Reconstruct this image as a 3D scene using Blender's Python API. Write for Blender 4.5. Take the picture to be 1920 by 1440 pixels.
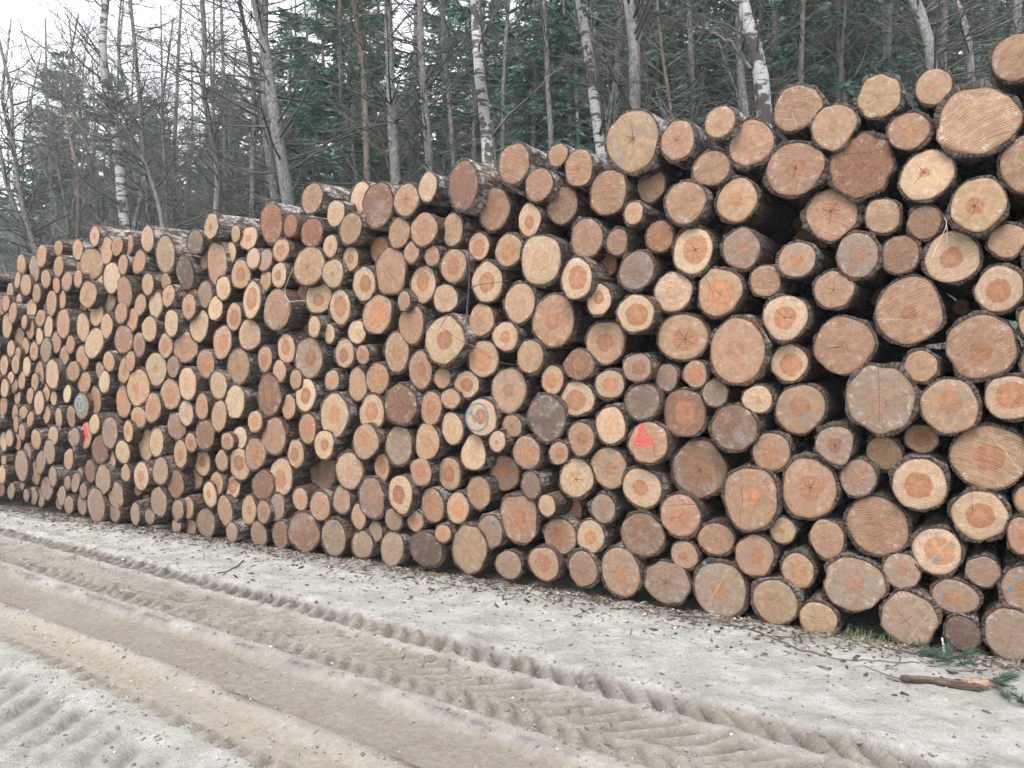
import bpy, math, random
import numpy as np
from mathutils import Vector

for o in list(bpy.data.objects):
    bpy.data.objects.remove(o, do_unlink=True)
scene = bpy.context.scene
COL = scene.collection
PI = math.pi

# ------------------------------------------------------------------ camera
F_PX, CX, CY, HOR = 1480.0, 960.0, 720.0, 745.0      # focal length and horizon of the 1920x1440 picture
CAM_H = 1.55
PITCH = math.atan((HOR - CY) / F_PX)
cam_d = bpy.data.cameras.new('camera')
cam_d.sensor_width = 36.0
cam_d.lens = 36.0 * F_PX / 1920.0
cam_d.clip_start = 0.05
cam_d.clip_end = 3000.0
cam = bpy.data.objects.new('camera', cam_d)
COL.objects.link(cam)
cam.location = (0, 0, CAM_H)
cam.rotation_euler = (PI / 2 + PITCH, 0, 0)
scene.camera = cam

# ------------------------------------------------------------------ overcast sky, weak wide sun
SUN_EL, SUN_AZ = math.radians(58), math.radians(200)   # azimuth clockwise from +Y: behind the camera
world = bpy.data.worlds.new('World')
scene.world = world
world.use_nodes = True
wn, wl = world.node_tree.nodes, world.node_tree.links
wn.clear()
sky = wn.new('ShaderNodeTexSky')
sky.sky_type = 'NISHITA'
sky.sun_disc = False
sky.sun_elevation = SUN_EL
sky.sun_rotation = SUN_AZ
sky.air_density = 1.0
sky.dust_density = 1.5
sky.ozone_density = 1.0
hs = wn.new('ShaderNodeHueSaturation')
hs.inputs['Saturation'].default_value = 0.10          # cloud cover takes the blue out of the sky
hs.inputs['Value'].default_value = 1.0
bg = wn.new('ShaderNodeBackground')
bg.inputs['Strength'].default_value = 0.15
wo = wn.new('ShaderNodeOutputWorld')
wl.new(sky.outputs['Color'], hs.inputs['Color'])
wl.new(hs.outputs['Color'], bg.inputs['Color'])
wl.new(bg.outputs['Background'], wo.inputs['Surface'])
sun_d = bpy.data.lights.new('sun', 'SUN')
sun_d.energy = 1.0
sun_d.angle = math.radians(25)
sun_d.color = (1.0, 0.97, 0.93)
sun = bpy.data.objects.new('sun', sun_d)
COL.objects.link(sun)
sd = Vector((math.sin(SUN_AZ) * math.cos(SUN_EL), math.cos(SUN_AZ) * math.cos(SUN_EL), math.sin(SUN_EL)))
sun.rotation_euler = (-sd).to_track_quat('-Z', 'Y').to_euler()
vs = scene.view_settings
vs.view_transform = 'Standard'
vs.look = 'None'
vs.exposure = 1.85
vs.gamma = 1.0
vs.use_curve_mapping = False
scene.cycles.max_bounces = 6
scene.cycles.diffuse_bounces = 3
scene.cycles.glossy_bounces = 2
scene.cycles.transparent_max_bounces = 8
scene.cycles.use_denoising = True
scene.cycles.use_adaptive_sampling = True
scene.cycles.adaptive_threshold = 0.03

# ------------------------------------------------------------------ helpers
def ray(px, py):
    """direction through a point of the photograph, scaled to depth 1 along the level view axis"""
    a = (px - CX) / F_PX
    b = (CY - py) / F_PX
    d = np.array([a, math.cos(PITCH) - b * math.sin(PITCH), math.sin(PITCH) + b * math.cos(PITCH)])
    return d / d[1]

def at(px, py, depth):
    d = ray(px, py) * depth
    return np.array([d[0], d[1], d[2] + CAM_H])

def ground_at(px, py, z=0.0):
    d = ray(px, py)
    t = (z - CAM_H) / d[2]
    return np.array([d[0] * t, d[1] * t, z])

class MB:
    """collects tubes and quads, then becomes one mesh"""
    def __init__(self):
        self.v, self.f, self.n, self.fm = [], [], 0, []
    def add(self, verts, faces, mat=0):
        verts = np.asarray(verts, float)
        self.v.append(verts)
        n = self.n
        for f in faces:
            self.f.append(tuple(i + n for i in f))
        self.fm.extend([mat] * len(faces))
        self.n += len(verts)
    _cache = {}
    def tube(self, pts, rad, sides=4, mat=0, cap=False):
        pts = np.asarray(pts, float)
        k = len(pts)
        rad = np.broadcast_to(np.asarray(rad, float), (k,))
        t = np.gradient(pts, axis=0)
        t /= np.maximum(np.linalg.norm(t, axis=1, keepdims=True), 1e-9)
        ref = np.array([0.31, 0.17, 0.93]) if abs(t[0] @ np.array([0.31, 0.17, 0.93])) < 0.9 else np.array([0.9, 0.3, 0.1])
        a = np.cross(t, ref); a /= np.maximum(np.linalg.norm(a, axis=1, keepdims=True), 1e-9)
        b = np.cross(t, a)
        th = np.arange(sides) * 2 * PI / sides
        ring = (a[:, None, :] * np.cos(th)[None, :, None] + b[:, None, :] * np.sin(th)[None, :, None]) * rad[:, None, None]
        verts = (pts[:, None, :] + ring).reshape(-1, 3)
        key = (k, sides, cap)
        if key not in MB._cache:
            fs = []
            for i in range(k - 1):
                for j in range(sides):
                    j2 = (j + 1) % sides
                    fs.append((i * sides + j, i * sides + j2, (i + 1) * sides + j2, (i + 1) * sides + j))
            if cap:
                fs.append(tuple(range(sides))[::-1])
                fs.append(tuple((k - 1) * sides + j for j in range(sides)))
            MB._cache[key] = fs
        self.add(verts, MB._cache[key], mat)
    def mesh(self, name, mats, smooth=True):
        me = bpy.data.meshes.new(name)
        v = np.concatenate(self.v) if self.v else np.zeros((0, 3))
        me.from_pydata(v.tolist(), [], self.f)
        for m in mats:
            me.materials.append(m)
        if len(mats) > 1:
            me.polygons.foreach_set('material_index', self.fm)
        if smooth:
            me.polygons.foreach_set('use_smooth', [True] * len(me.polygons))
        me.update()
        return me

def link(name, data, parent=None, loc=(0, 0, 0), rot=(0, 0, 0)):
    o = bpy.data.objects.new(name, data)
    COL.objects.link(o)
    o.parent = parent
    o.location = loc
    o.rotation_euler = rot
    return o

def tag(o, label=None, cat=None, group=None, kind=None):
    if label: o['label'] = label
    if cat: o['category'] = cat
    if group: o['group'] = group
    if kind: o['kind'] = kind
    return o

def add_attr(me, name, arr):
    """a per-vertex vector attribute for the material"""
    a = me.attributes.new(name, 'FLOAT_VECTOR', 'POINT')
    a.data.foreach_set('vector', np.asarray(arr, np.float32).ravel())

class NT:
    """short-hand for building a node tree"""
    def __init__(self, name):
        self.m = bpy.data.materials.new(name)
        self.m.use_nodes = True
        self.t = self.m.node_tree
        self.t.nodes.clear()
        self.out = self.t.nodes.new('ShaderNodeOutputMaterial')
        self.bsdf = self.t.nodes.new('ShaderNodeBsdfPrincipled')
        self.bsdf.inputs['Specular IOR Level'].default_value = 0.25
        self.bsdf.inputs['Roughness'].default_value = 0.85
        self.t.links.new(self.bsdf.outputs[0], self.out.inputs['Surface'])
    def set(self, sock, val):
        if hasattr(val, 'is_linked') or hasattr(val, 'links'):
            self.t.links.new(val, sock)
        elif isinstance(val, (tuple, list)) and sock.type == 'RGBA' and len(val) == 3:
            sock.default_value = (*val, 1)
        else:
            sock.default_value = val
    def attr(self, name, out='Vector'):
        n = self.t.nodes.new('ShaderNodeAttribute'); n.attribute_name = name
        return n.outputs[out]
    def math(self, op, a, b=0.0, c=0.0, clamp=False):
        n = self.t.nodes.new('ShaderNodeMath'); n.operation = op; n.use_clamp = clamp
        self.set(n.inputs[0], a); self.set(n.inputs[1], b); self.set(n.inputs[2], c)
        return n.outputs[0]
    def vmath(self, op, a, b=(0, 0, 0), scale=None):
        n = self.t.nodes.new('ShaderNodeVectorMath'); n.operation = op
        self.set(n.inputs[0], a); self.set(n.inputs[1], b)
        if scale is not None: self.set(n.inputs['Scale'], scale)
        return n.outputs['Value'] if op in ('LENGTH', 'DOT_PRODUCT', 'DISTANCE') else n.outputs[0]
    def sep(self, v):
        n = self.t.nodes.new('ShaderNodeSeparateXYZ'); self.set(n.inputs[0], v); return n.outputs
    def comb(self, x=0.0, y=0.0, z=0.0):
        n = self.t.nodes.new('ShaderNodeCombineXYZ')
        self.set(n.inputs[0], x); self.set(n.inputs[1], y); self.set(n.inputs[2], z); return n.outputs[0]
    def noise(self, vec, scale=5.0, detail=3.0, rough=0.55, dist=0.0, color=False):
        n = self.t.nodes.new('ShaderNodeTexNoise')
        self.set(n.inputs['Vector'], vec); n.inputs['Scale'].default_value = scale
        n.inputs['Detail'].default_value = detail; n.inputs['Roughness'].default_value = rough
        n.inputs['Distortion'].default_value = dist
        return n.outputs['Color'] if color else n.outputs['Fac']
    def voronoi(self, vec, scale=5.0, feature='F1', out='Distance', rnd=1.0):
        n = self.t.nodes.new('ShaderNodeTexVoronoi'); n.feature = feature
        self.set(n.inputs['Vector'], vec); n.inputs['Scale'].default_value = scale
        n.inputs['Randomness'].default_value = rnd
        return n.outputs[out]
    def white(self, vec):
        n = self.t.nodes.new('ShaderNodeTexWhiteNoise'); n.noise_dimensions = '3D'
        self.set(n.inputs['Vector'], vec); return n.outputs['Value']
    def smooth(self, v, a, b, lo=0.0, hi=1.0):
        n = self.t.nodes.new('ShaderNodeMapRange'); n.interpolation_type = 'SMOOTHSTEP'
        self.set(n.inputs['Value'], v); self.set(n.inputs['From Min'], a); self.set(n.inputs['From Max'], b)
        self.set(n.inputs['To Min'], lo); self.set(n.inputs['To Max'], hi)
        return n.outputs[0]
    def mix(self, f, a, b, mode='MIX'):
        n = self.t.nodes.new('ShaderNodeMix'); n.data_type = 'RGBA'; n.blend_type = mode
        self.set(n.inputs[0], f); self.set(n.inputs[6], a); self.set(n.inputs[7], b)
        return n.outputs[2]
    def ramp(self, f, stops):
        n = self.t.nodes.new('ShaderNodeValToRGB'); self.set(n.inputs[0], f)
        e = n.color_ramp.elements
        while len(e) < len(stops): e.new(0.5)
        for i, (p, c) in enumerate(stops):
            e[i].position = p; e[i].color = (*c, 1)
        return n.outputs[0]
    def obj_coord(self):
        n = self.t.nodes.new('ShaderNodeTexCoord'); return n.outputs['Object']
    def position(self):
        n = self.t.nodes.new('ShaderNodeNewGeometry'); return n.outputs['Position']
    def obj_random(self):
        n = self.t.nodes.new('ShaderNodeObjectInfo'); return n.outputs['Random']
    def bump(self, h, dist=0.01, strength=1.0):
        n = self.t.nodes.new('ShaderNodeBump'); self.set(n.inputs['Height'], h)
        n.inputs['Distance'].default_value = dist; n.inputs['Strength'].default_value = strength
        self.t.links.new(n.outputs[0], self.bsdf.inputs['Normal'])
    def done(self, color=None, rough=None):
        if color is not None: self.set(self.bsdf.inputs['Base Color'], color)
        if rough is not None: self.set(self.bsdf.inputs['Roughness'], rough)
        return self.m
# ------------------------------------------------------------------ the timber pile: one line per log end
# box of the log end (in units of a cut-out of the photograph), then its look:
# tone p pale t tan k pinkish b brown g grey d dark grey r reddish; core radius in tenths, o orange core n faint core;
# R saw ridges, x star cracks, G grey smears, u torn fibres, i irregular outline, z set back, f stands proud
LOG_BOXES = [
 ((1520, 0, 4.8), '''1612 288 2080 742 k1nR;410 665 820 1070 t1n;932 608 1280 955 t2o;685 1000 1075 1362 k3o;-5 925 415 1355 t2n;1110 768 1885 1410 t0nRbi'''),
 ((1520, 300, 4.8), '''155 -245 750 350 r1nui;780 -100 1310 370 p2oxi;1690 -240 2200 312 k0nR;1240 150 1775 655 t3ox;-58 235 435 735 k3oRx;470 340 820 670 t1nR;860 400 1185 725 t1nu;1585 560 1945 895 t2nR;220 640 615 1075 g2oG;620 670 985 1040 k2nu;1005 630 1540 1120 p4o;1465 940 1925 1385 p5o;15 985 395 1350 k1nx;555 1050 1210 1666 k2oR'''),
 ((1520, 600, 4.8), '''1190 -58 1870 545 k3oRi;1862 -140 2150 190 t4o;5 -45 580 500 k2nx;825 265 1155 570 k2n;310 385 940 1040 g2oGi;965 520 1530 1035 k4oG;1550 480 2040 922 p6o;35 940 400 1310 g4ox;485 1040 830 1360 t4nz;830 930 1165 1205 t5oz;1235 930 1970 1536 t4oR;250 1245 600 1603 g3oG'''),
 ((1520, 900, 4.8), '''715 -205 1240 285 p5o;1245 85 1790 555 p5o;305 140 895 690 k4nR;-20 345 310 720 k1ni;900 420 1370 865 p6oG;1375 680 1720 970 g3o;1750 325 2070 680 k3o;95 690 680 1185 g3oGi;640 650 1000 990 g3oG;1075 890 1520 1215 g4o;1700 760 2160 1210 g4oD;615 1000 1150 1500 g0nG;1185 1220 1540 1540 d0nu;1550 1140 2040 1640 g0nG;-115 1090 245 1415 t1n'''),
 ((1120, 150, 4.8), '''70 262 555 835 t1nxG;555 358 885 730 k2ox;955 222 1245 535 k2n;1170 350 1595 785 k2nR;1570 35 2025 470 k2nR;1500 545 2045 1060 k3ox;860 620 1190 970 t1nR;1060 880 1450 1285 t3o;600 900 980 1305 k3nR;345 785 615 1110 t1nz;-82 800 275 1225 k3nR;230 1085 420 1310 t3o;430 1255 690 1560 r2o'''),
 ((1120, 450, 4.8), '''75 -110 280 150 k1nR;-33 105 180 345 r2oz;185 95 515 460 g2nG;665 -120 1050 320 p6ox;1120 -115 1470 275 g3oG;1615 10 1973 350 t3oG;1360 215 1665 520 k1nR;890 240 1305 695 t6ox;490 280 865 655 p4nR;170 480 515 845 p6of;-107 390 130 685 p4of;535 655 1000 1095 t5ox;1475 480 1905 915 p5ox;1000 690 1515 1310 k3nf;1550 930 1900 1285 p6o;-103 715 245 1130 t4o;220 1010 495 1290 g5o;510 1105 735 1370 g2o;760 1075 1000 1340 t6o;935 1250 1185 1510 g2n;1300 1300 1580 1570 p2o;1585 1290 2060 1755 k4oG;240 1285 570 1630 d2n;575 1335 990 1780 b5o;-28 1160 250 1440 p5o'''),
 ((1120, 750, 4.8), '''1015 35 1445 470 b1nG;1380 285 1745 655 k4o;275 190 640 580 k4nT;-28 50 265 410 p5n;-67 410 270 815 t3oG;665 340 1160 900 b4oGi;1115 590 1640 1190 k3oi;1645 510 2160 1085 k4ox;220 600 580 985 p4o;-68 840 170 1120 g5nG;190 1010 615 1420 b2oG;555 840 935 1240 k4o;895 1100 1235 1405 k1n;1545 1045 1790 1305 p2o'''),
 ((1120, 930, 4.8), '''650 400 915 665 t3o;1230 340 1595 735 k4oG;1645 505 1958 845 t5n;20 450 395 925 t3oG;415 575 840 985 g2nG;855 585 1350 1105 g3oGD;1385 740 1810 1170 t4n'''),
 ((760, 220, 4.8), '''830 225 1120 610 k2oR;1275 230 1470 450 k2n;1425 275 1695 635 k2oxR;1070 450 1330 765 k1nR;1270 615 1550 970 k0nRu;385 385 655 850 b0nRf;650 625 945 1030 k4nR;115 485 285 770 p3n;1010 765 1220 1085 p4o;45 850 285 1170 t5n;315 860 530 1165 p5n;565 1030 755 1295 p6o;805 1040 1050 1355 t5o;1030 1050 1405 1514 p4n;1480 905 1785 1270 k1n;1390 1255 1690 1650 p6of;170 1150 310 1345 t4o;310 1175 555 1499 t5o;590 1295 880 1674 p5o;45 1325 275 1679 p5o'''),
 ((760, 500, 4.8), '''250 150 470 425 p4n;560 325 805 635 t3n;890 135 1165 520 t1n;1130 240 1530 730 k3oR;160 435 535 885 p4oi;780 490 1015 770 p4o;560 655 840 1005 p6o;990 650 1250 970 t2o;1410 735 1710 1030 b4o;1215 880 1430 1160 t5oi;1385 1025 1705 1355 p6o;770 895 1090 1330 k3oG;435 930 665 1190 p5o;260 905 405 1100 t4o;25 755 245 1110 k4o;130 1120 330 1429 k4o;320 1095 490 1285 t4o;540 1180 820 1534 p4oB;870 1330 1050 1545 t2o;1100 1140 1440 1585 d0nG;315 1300 525 1614 p4n'''),
 ((760, 780, 4.8), '''1455 45 1705 370 k4o;750 120 905 335 p2o;965 170 1215 490 k4o;1285 230 1475 440 t5o;1385 370 1690 745 p4nx;495 165 730 500 p4n;80 60 310 405 k3n;35 370 240 640 k5o;285 365 505 675 p5oR;755 350 1030 680 t4oz;540 540 775 845 k5n;1035 495 1225 755 g0nuf;1190 700 1355 915 p2nf;1395 710 1590 965 k5oz;840 690 1205 1160 k3oi;125 645 360 970 k4o;370 680 570 980 t5o;640 885 880 1205 g0nD;10 850 165 1045 t4o;265 970 410 1150 t5o;405 970 740 1430 t0nGi;35 1035 330 1365 d0nu;805 1205 1050 1478 g2o;1095 1170 1395 1489 t5o;1245 915 1540 1255 k6oG;1535 925 1795 1245 p4o'''),
 ((960, 860, 4.8), '''490 820 780 1170 k4nG'''),
 ((480, 320, 6), '''505 135 750 490 k2n;45 365 300 810 r0nR;310 490 460 750 r6oR;785 330 1005 630 p4n;1060 120 1290 490 p2nz;1190 135 1540 655 b3nGR;1550 140 1830 520 t3ox;510 530 740 870 r2n;930 470 1190 835 k2nR;1480 525 1735 880 k2nR;750 720 920 980 p3o;190 760 370 1025 t5o;15 880 185 1130 g0n;420 865 770 1285 t5ni;970 855 1160 1130 p4o;1275 735 1490 1030 r1oz;1660 785 1840 1050 k3n;740 1000 985 1315 p2o;1330 870 1690 1400 k3ni;1090 1080 1340 1472 p5o;170 1030 345 1320 p4o;35 1125 180 1355 t3n;480 1280 590 1500 b0nz;565 1240 840 1610 p4o'''),
 ((480, 540, 6), '''80 15 385 475 k5nG;810 15 1075 415 p6o;1205 65 1515 525 t6oR;1585 30 1740 265 t1n;1600 180 1890 640 k2ni;440 220 640 550 b4oz;585 310 720 565 p3nf;760 400 885 630 p3n;1040 360 1230 635 p3n;250 515 430 850 p5o;30 650 170 950 t5o;450 555 735 1025 g4oi;890 570 1100 905 p5o;1125 640 1275 865 t5o;1440 495 1725 950 k4n;185 810 335 1070 t2n;385 915 505 1145 t2n;770 920 935 1160 t3o;1030 895 1260 1275 t0n;1230 835 1495 1205 k4o;10 985 280 1440 b3o;280 1195 450 1480 t3o;455 1015 660 1395 p5o;730 1180 1025 1685 p4oi;1150 1195 1450 1615 p5o;1450 1080 1800 1545 b1o'''),
 ((480, 740, 6), '''60 255 330 675 k2o;495 210 660 555 t6o;360 500 535 830 t5o;650 400 875 725 p4o;1085 320 1375 735 t4o;1455 345 1755 805 g0nG;150 710 410 1140 p5o;600 640 900 1090 b0nGz;900 645 1195 1070 p3n;1325 660 1505 975 t5o;1145 925 1450 1410 g4oG;1475 895 1770 1350 p5o;165 1115 310 1420 g0n;410 1040 580 1310 t4o;605 1090 830 1420 k1n;865 1025 1060 1345 g4o;1070 1225 1240 1520 t2n;1455 1270 1640 1540 g0n;5 1190 160 1450 g5o'''),
 ((480, 860, 6), '''370 610 700 1040 b0nGi;180 700 375 1015 b1o;740 680 1000 1100 g0nD;1075 805 1310 1130 g0n;1255 700 1430 940 g1n;1400 815 1655 1215 g2n'''),
 ((240, 380, 6.857), '''170 300 325 630 p0n;355 430 600 905 t0nGi;775 355 950 665 d0n;965 140 1170 465 t3oxf;1325 290 1440 510 t4n;1450 305 1650 605 p3o;1250 510 1385 775 p4n;1000 510 1275 1040 k1oi;1525 580 1690 860 p3n;60 620 225 910 k4o;635 690 830 1120 d0n;1345 740 1555 1105 t5o;175 915 330 1185 t2o;420 915 545 1120 t5o;445 1055 590 1340 t3o;895 1020 1075 1340 g3o;1140 945 1305 1255 p5n;1465 1025 1715 1481 p6o;90 1175 220 1451 t0n;270 1150 440 1486 p0n;690 1175 870 1500 k3o;1030 1200 1215 1510 p4n;1265 1285 1455 1646 t6o'''),
 ((240, 580, 6.857), '''465 5 645 355 p3n;175 95 365 410 p4n;800 15 1025 415 p5n;1105 205 1320 640 t5o;1435 130 1685 525 p6n;385 315 575 625 t5o;590 300 880 680 k4oGi;60 300 220 615 g5o;215 560 495 985 p2o;500 600 655 880 g4o;880 520 1115 880 t5o;1260 510 1570 970 k2nR;640 750 885 1165 p4n;1050 800 1270 1155 p3n;425 900 660 1285 t5o;5 770 250 1240 t3o;1250 980 1490 1405 p2n;210 1080 420 1458 k5o;860 1080 1035 1420 t5o;655 1170 835 1498 p3n;1060 1170 1275 1573 t3n;50 1250 220 1528 t5o;1540 1300 1720 1590 t5o'''),
 ((240, 770, 6.857), '''510 30 735 370 g3o;275 225 450 590 p3n;150 210 300 650 t0nz;870 120 1105 505 b2o;735 290 880 535 k4o;590 380 755 735 t4o;1195 285 1355 510 t5o;1345 210 1515 495 p2n;845 495 1065 835 p4o;1130 505 1275 785 t2o;1310 480 1560 895 p5o;1505 350 1755 765 k4o;775 690 960 1000 g1oz;75 660 260 1030 p4o;320 610 510 950 g0n;510 770 710 1120 b3o;1055 790 1220 1085 t5o;1250 830 1445 1130 p6o;965 920 1135 1240 p3o;1605 765 1860 1145 b2o;150 1020 280 1220 t0nz;300 980 485 1370 g0n;1145 1090 1340 1480 k1n;1455 1090 1650 1470 t3o;560 1145 720 1410 g2o;695 1110 850 1385 k2o'''),
 ((240, 850, 6.857), '''20 640 160 920 g0n;210 720 340 920 g0n;565 840 680 1030 g0n;725 840 875 1060 g0n;885 710 1115 1080 g2n;1265 890 1405 1140 g0n;1580 870 1775 1215 g0n'''),
 ((0, 410, 7.385), '''1240 105 1375 380 p3o;1370 250 1560 635 t1n;1550 245 1690 515 k4o;1705 225 1850 520 k4o;750 300 865 510 t2n;1005 290 1140 570 t4o;500 360 645 670 t3o;1130 420 1395 835 t1n;1635 500 1765 775 t4o;235 500 350 770 t2n;405 520 540 880 g0n;735 520 880 810 t3o;920 540 1085 795 b0nz;570 710 690 960 t2n;195 740 285 965 t0n;300 770 415 1070 k0n;735 815 825 1030 k5o;855 740 995 1000 k0n;1015 710 1140 955 t4o;1345 700 1450 980 p0n;1440 610 1650 1030 p0n;1620 810 1820 1235 k3n;85 890 185 1140 t3n;220 1040 300 1240 t0n;440 905 560 1165 t4o;1110 870 1320 1235 t3n;635 1005 785 1340 t1n;795 980 915 1250 t4n;1025 1000 1200 1320 t0nz;1395 1010 1590 1300 g2n;365 1110 500 1380 p0n;25 1060 130 1290 k0n;120 1160 230 1450 k0n;1250 1185 1420 1489 p2n;1595 1160 1755 1454 k0n;1745 1240 1910 1560 t4o;30 1300 165 1654 t2n;500 1255 615 1499 t4o;290 1330 375 1529 t0n;610 1350 730 1659 p2n;790 1250 955 1660 k3n;1050 1310 1240 1699 p2n;1385 1320 1560 1655 t1n'''),
 ((0, 590, 7.385), '''365 65 465 340 t3n;500 185 585 420 p0n;1185 190 1410 600 p1n;1590 150 1825 540 k1n;710 240 840 530 k0n;910 290 1030 540 k1n;565 330 700 655 g1n;205 180 330 440 t0n;95 355 200 590 t0n;300 320 400 550 t2o;415 380 525 635 t4o;205 450 285 650 t0n;165 560 260 820 t4o;320 585 415 855 p0n;830 430 955 700 t3n;1060 430 1215 780 t3o;1435 510 1575 790 t1o;1735 510 1870 780 t3o;1640 590 1800 950 t4o;485 645 605 1000 t1n;635 630 810 1020 p2n;810 700 930 980 t5o;930 650 1090 920 k3o;1330 660 1440 900 k0n;1365 780 1520 1085 p0n;1085 795 1245 1090 k3o;0 560 110 840 t3o;95 790 200 960 p0n;245 790 350 1035 t0n;440 810 520 1060 t3o;10 890 110 1150 p0n;130 890 250 1080 g0n;365 1015 460 1235 k3n;465 1055 610 1390 p2n;590 1000 685 1205 t4o;710 1060 775 1260 t0n;800 1010 930 1310 k0nz;880 975 975 1220 p0n;1040 1090 1215 1440 g0nC;1215 1000 1405 1370 k3o;1600 980 1820 1425 t5o;200 1040 280 1250 t0n;10 1120 90 1390 k0n;170 1250 245 1480 k2n;270 1270 370 1440 k0n;590 1270 700 1503 t0n;760 1290 860 1553 p0n;910 1260 1055 1560 k3n;1235 1380 1370 1653 p0n'''),
 ((0, 780, 7.385), '''380 -60 450 150 t3o;180 5 260 225 k3n;1125 90 1255 450 t0nU;1425 15 1610 445 g1n;1710 65 1835 360 p4o;665 140 800 405 p3n;430 195 560 460 t2n;960 170 1105 400 g0n;75 190 180 430 p0n;195 250 285 470 t4o;270 110 335 330 k0n;5 220 90 495 p0n;1280 270 1490 660 b0n;1610 340 1780 660 p1n;620 330 740 670 g0n;905 450 995 750 k0n;980 420 1105 700 k0n;1490 475 1590 740 p0n;505 490 620 800 g0n;320 380 430 640 g0n;240 480 350 900 g0n;1180 610 1310 920 b1n;430 640 550 950 g0n;1330 680 1520 1080 g0n;1680 670 1795 910 t1n;675 700 780 980 g0n;265 840 350 1020 g0n;570 840 730 1160 g0n;890 830 975 1020 g0n;990 780 1095 1060 g0n;1060 710 1140 920 g0n;1110 930 1195 1150 g0n;1515 910 1690 1280 g1n;390 980 520 1230 g0n;520 1000 620 1260 g0n;820 970 880 1250 g0n;890 1110 1015 1350 g0n;1080 1070 1190 1380 g0n;1215 1000 1440 1480 g0n;1505 1200 1660 1470 g0n;0 680 60 940 p0n;80 720 150 930 g0n;100 930 200 1150 g0n;320 1010 400 1190 g0n;0 550 100 690 k0n'''),
]
# ------------------------------------------------------------------ ground: one sheet, fine under the camera, coarse to the horizon
FOOT_R, FOOT_L = ground_at(1900, 1239), ground_at(0, 949)       # foot of the pile
E1 = (FOOT_R - FOOT_L) / np.linalg.norm(FOOT_R - FOOT_L)        # along the pile, to the right
NRM = np.array([-E1[1], E1[0], 0.0])                            # into the pile
PHI = math.atan2(NRM[0], NRM[1])
RD = np.array([0.7935, -0.6086])                                # driving direction of the track
RV = np.array([0.6086, 0.7935])                                 # across the track, towards the pile

def hash2(ix, iy, seed):
    h = (ix * 374761393 + iy * 668265263 + seed * 1442695041) & 0xFFFFFFFF
    h = ((h ^ (h >> 13)) * 1274126177) & 0xFFFFFFFF
    return ((h ^ (h >> 16)) & 0xFFFF) / 65535.0

def vnoise(x, y, seed=0):
    ix, iy = np.floor(x).astype(np.int64), np.floor(y).astype(np.int64)
    fx, fy = x - ix, y - iy
    fx, fy = fx * fx * (3 - 2 * fx), fy * fy * (3 - 2 * fy)
    a, b = hash2(ix, iy, seed), hash2(ix + 1, iy, seed)
    c, d = hash2(ix, iy + 1, seed), hash2(ix + 1, iy + 1, seed)
    return (a + (b - a) * fx) + ((c + (d - c) * fx) - (a + (b - a) * fx)) * fy

def fbm(x, y, seed=0, oct=4):
    s, a, t = 0.0, 1.0, 0.0
    for i in range(oct):
        c, d = math.cos(0.7 + 1.1 * i), math.sin(0.7 + 1.1 * i)
        s = s + a * vnoise((x * c - y * d) * 2 ** i + 7.3 * i, (x * d + y * c) * 2 ** i, seed + i * 17); t += a; a *= 0.55
    return s / t

def sstep(x, a, b):
    t = np.clip((x - a) / (b - a), 0, 1)
    return t * t * (3 - 2 * t)

def band(v, a, b, s=0.03):
    return sstep(v, a - s, a + s) * (1 - sstep(v, b - s, b + s))

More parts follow.
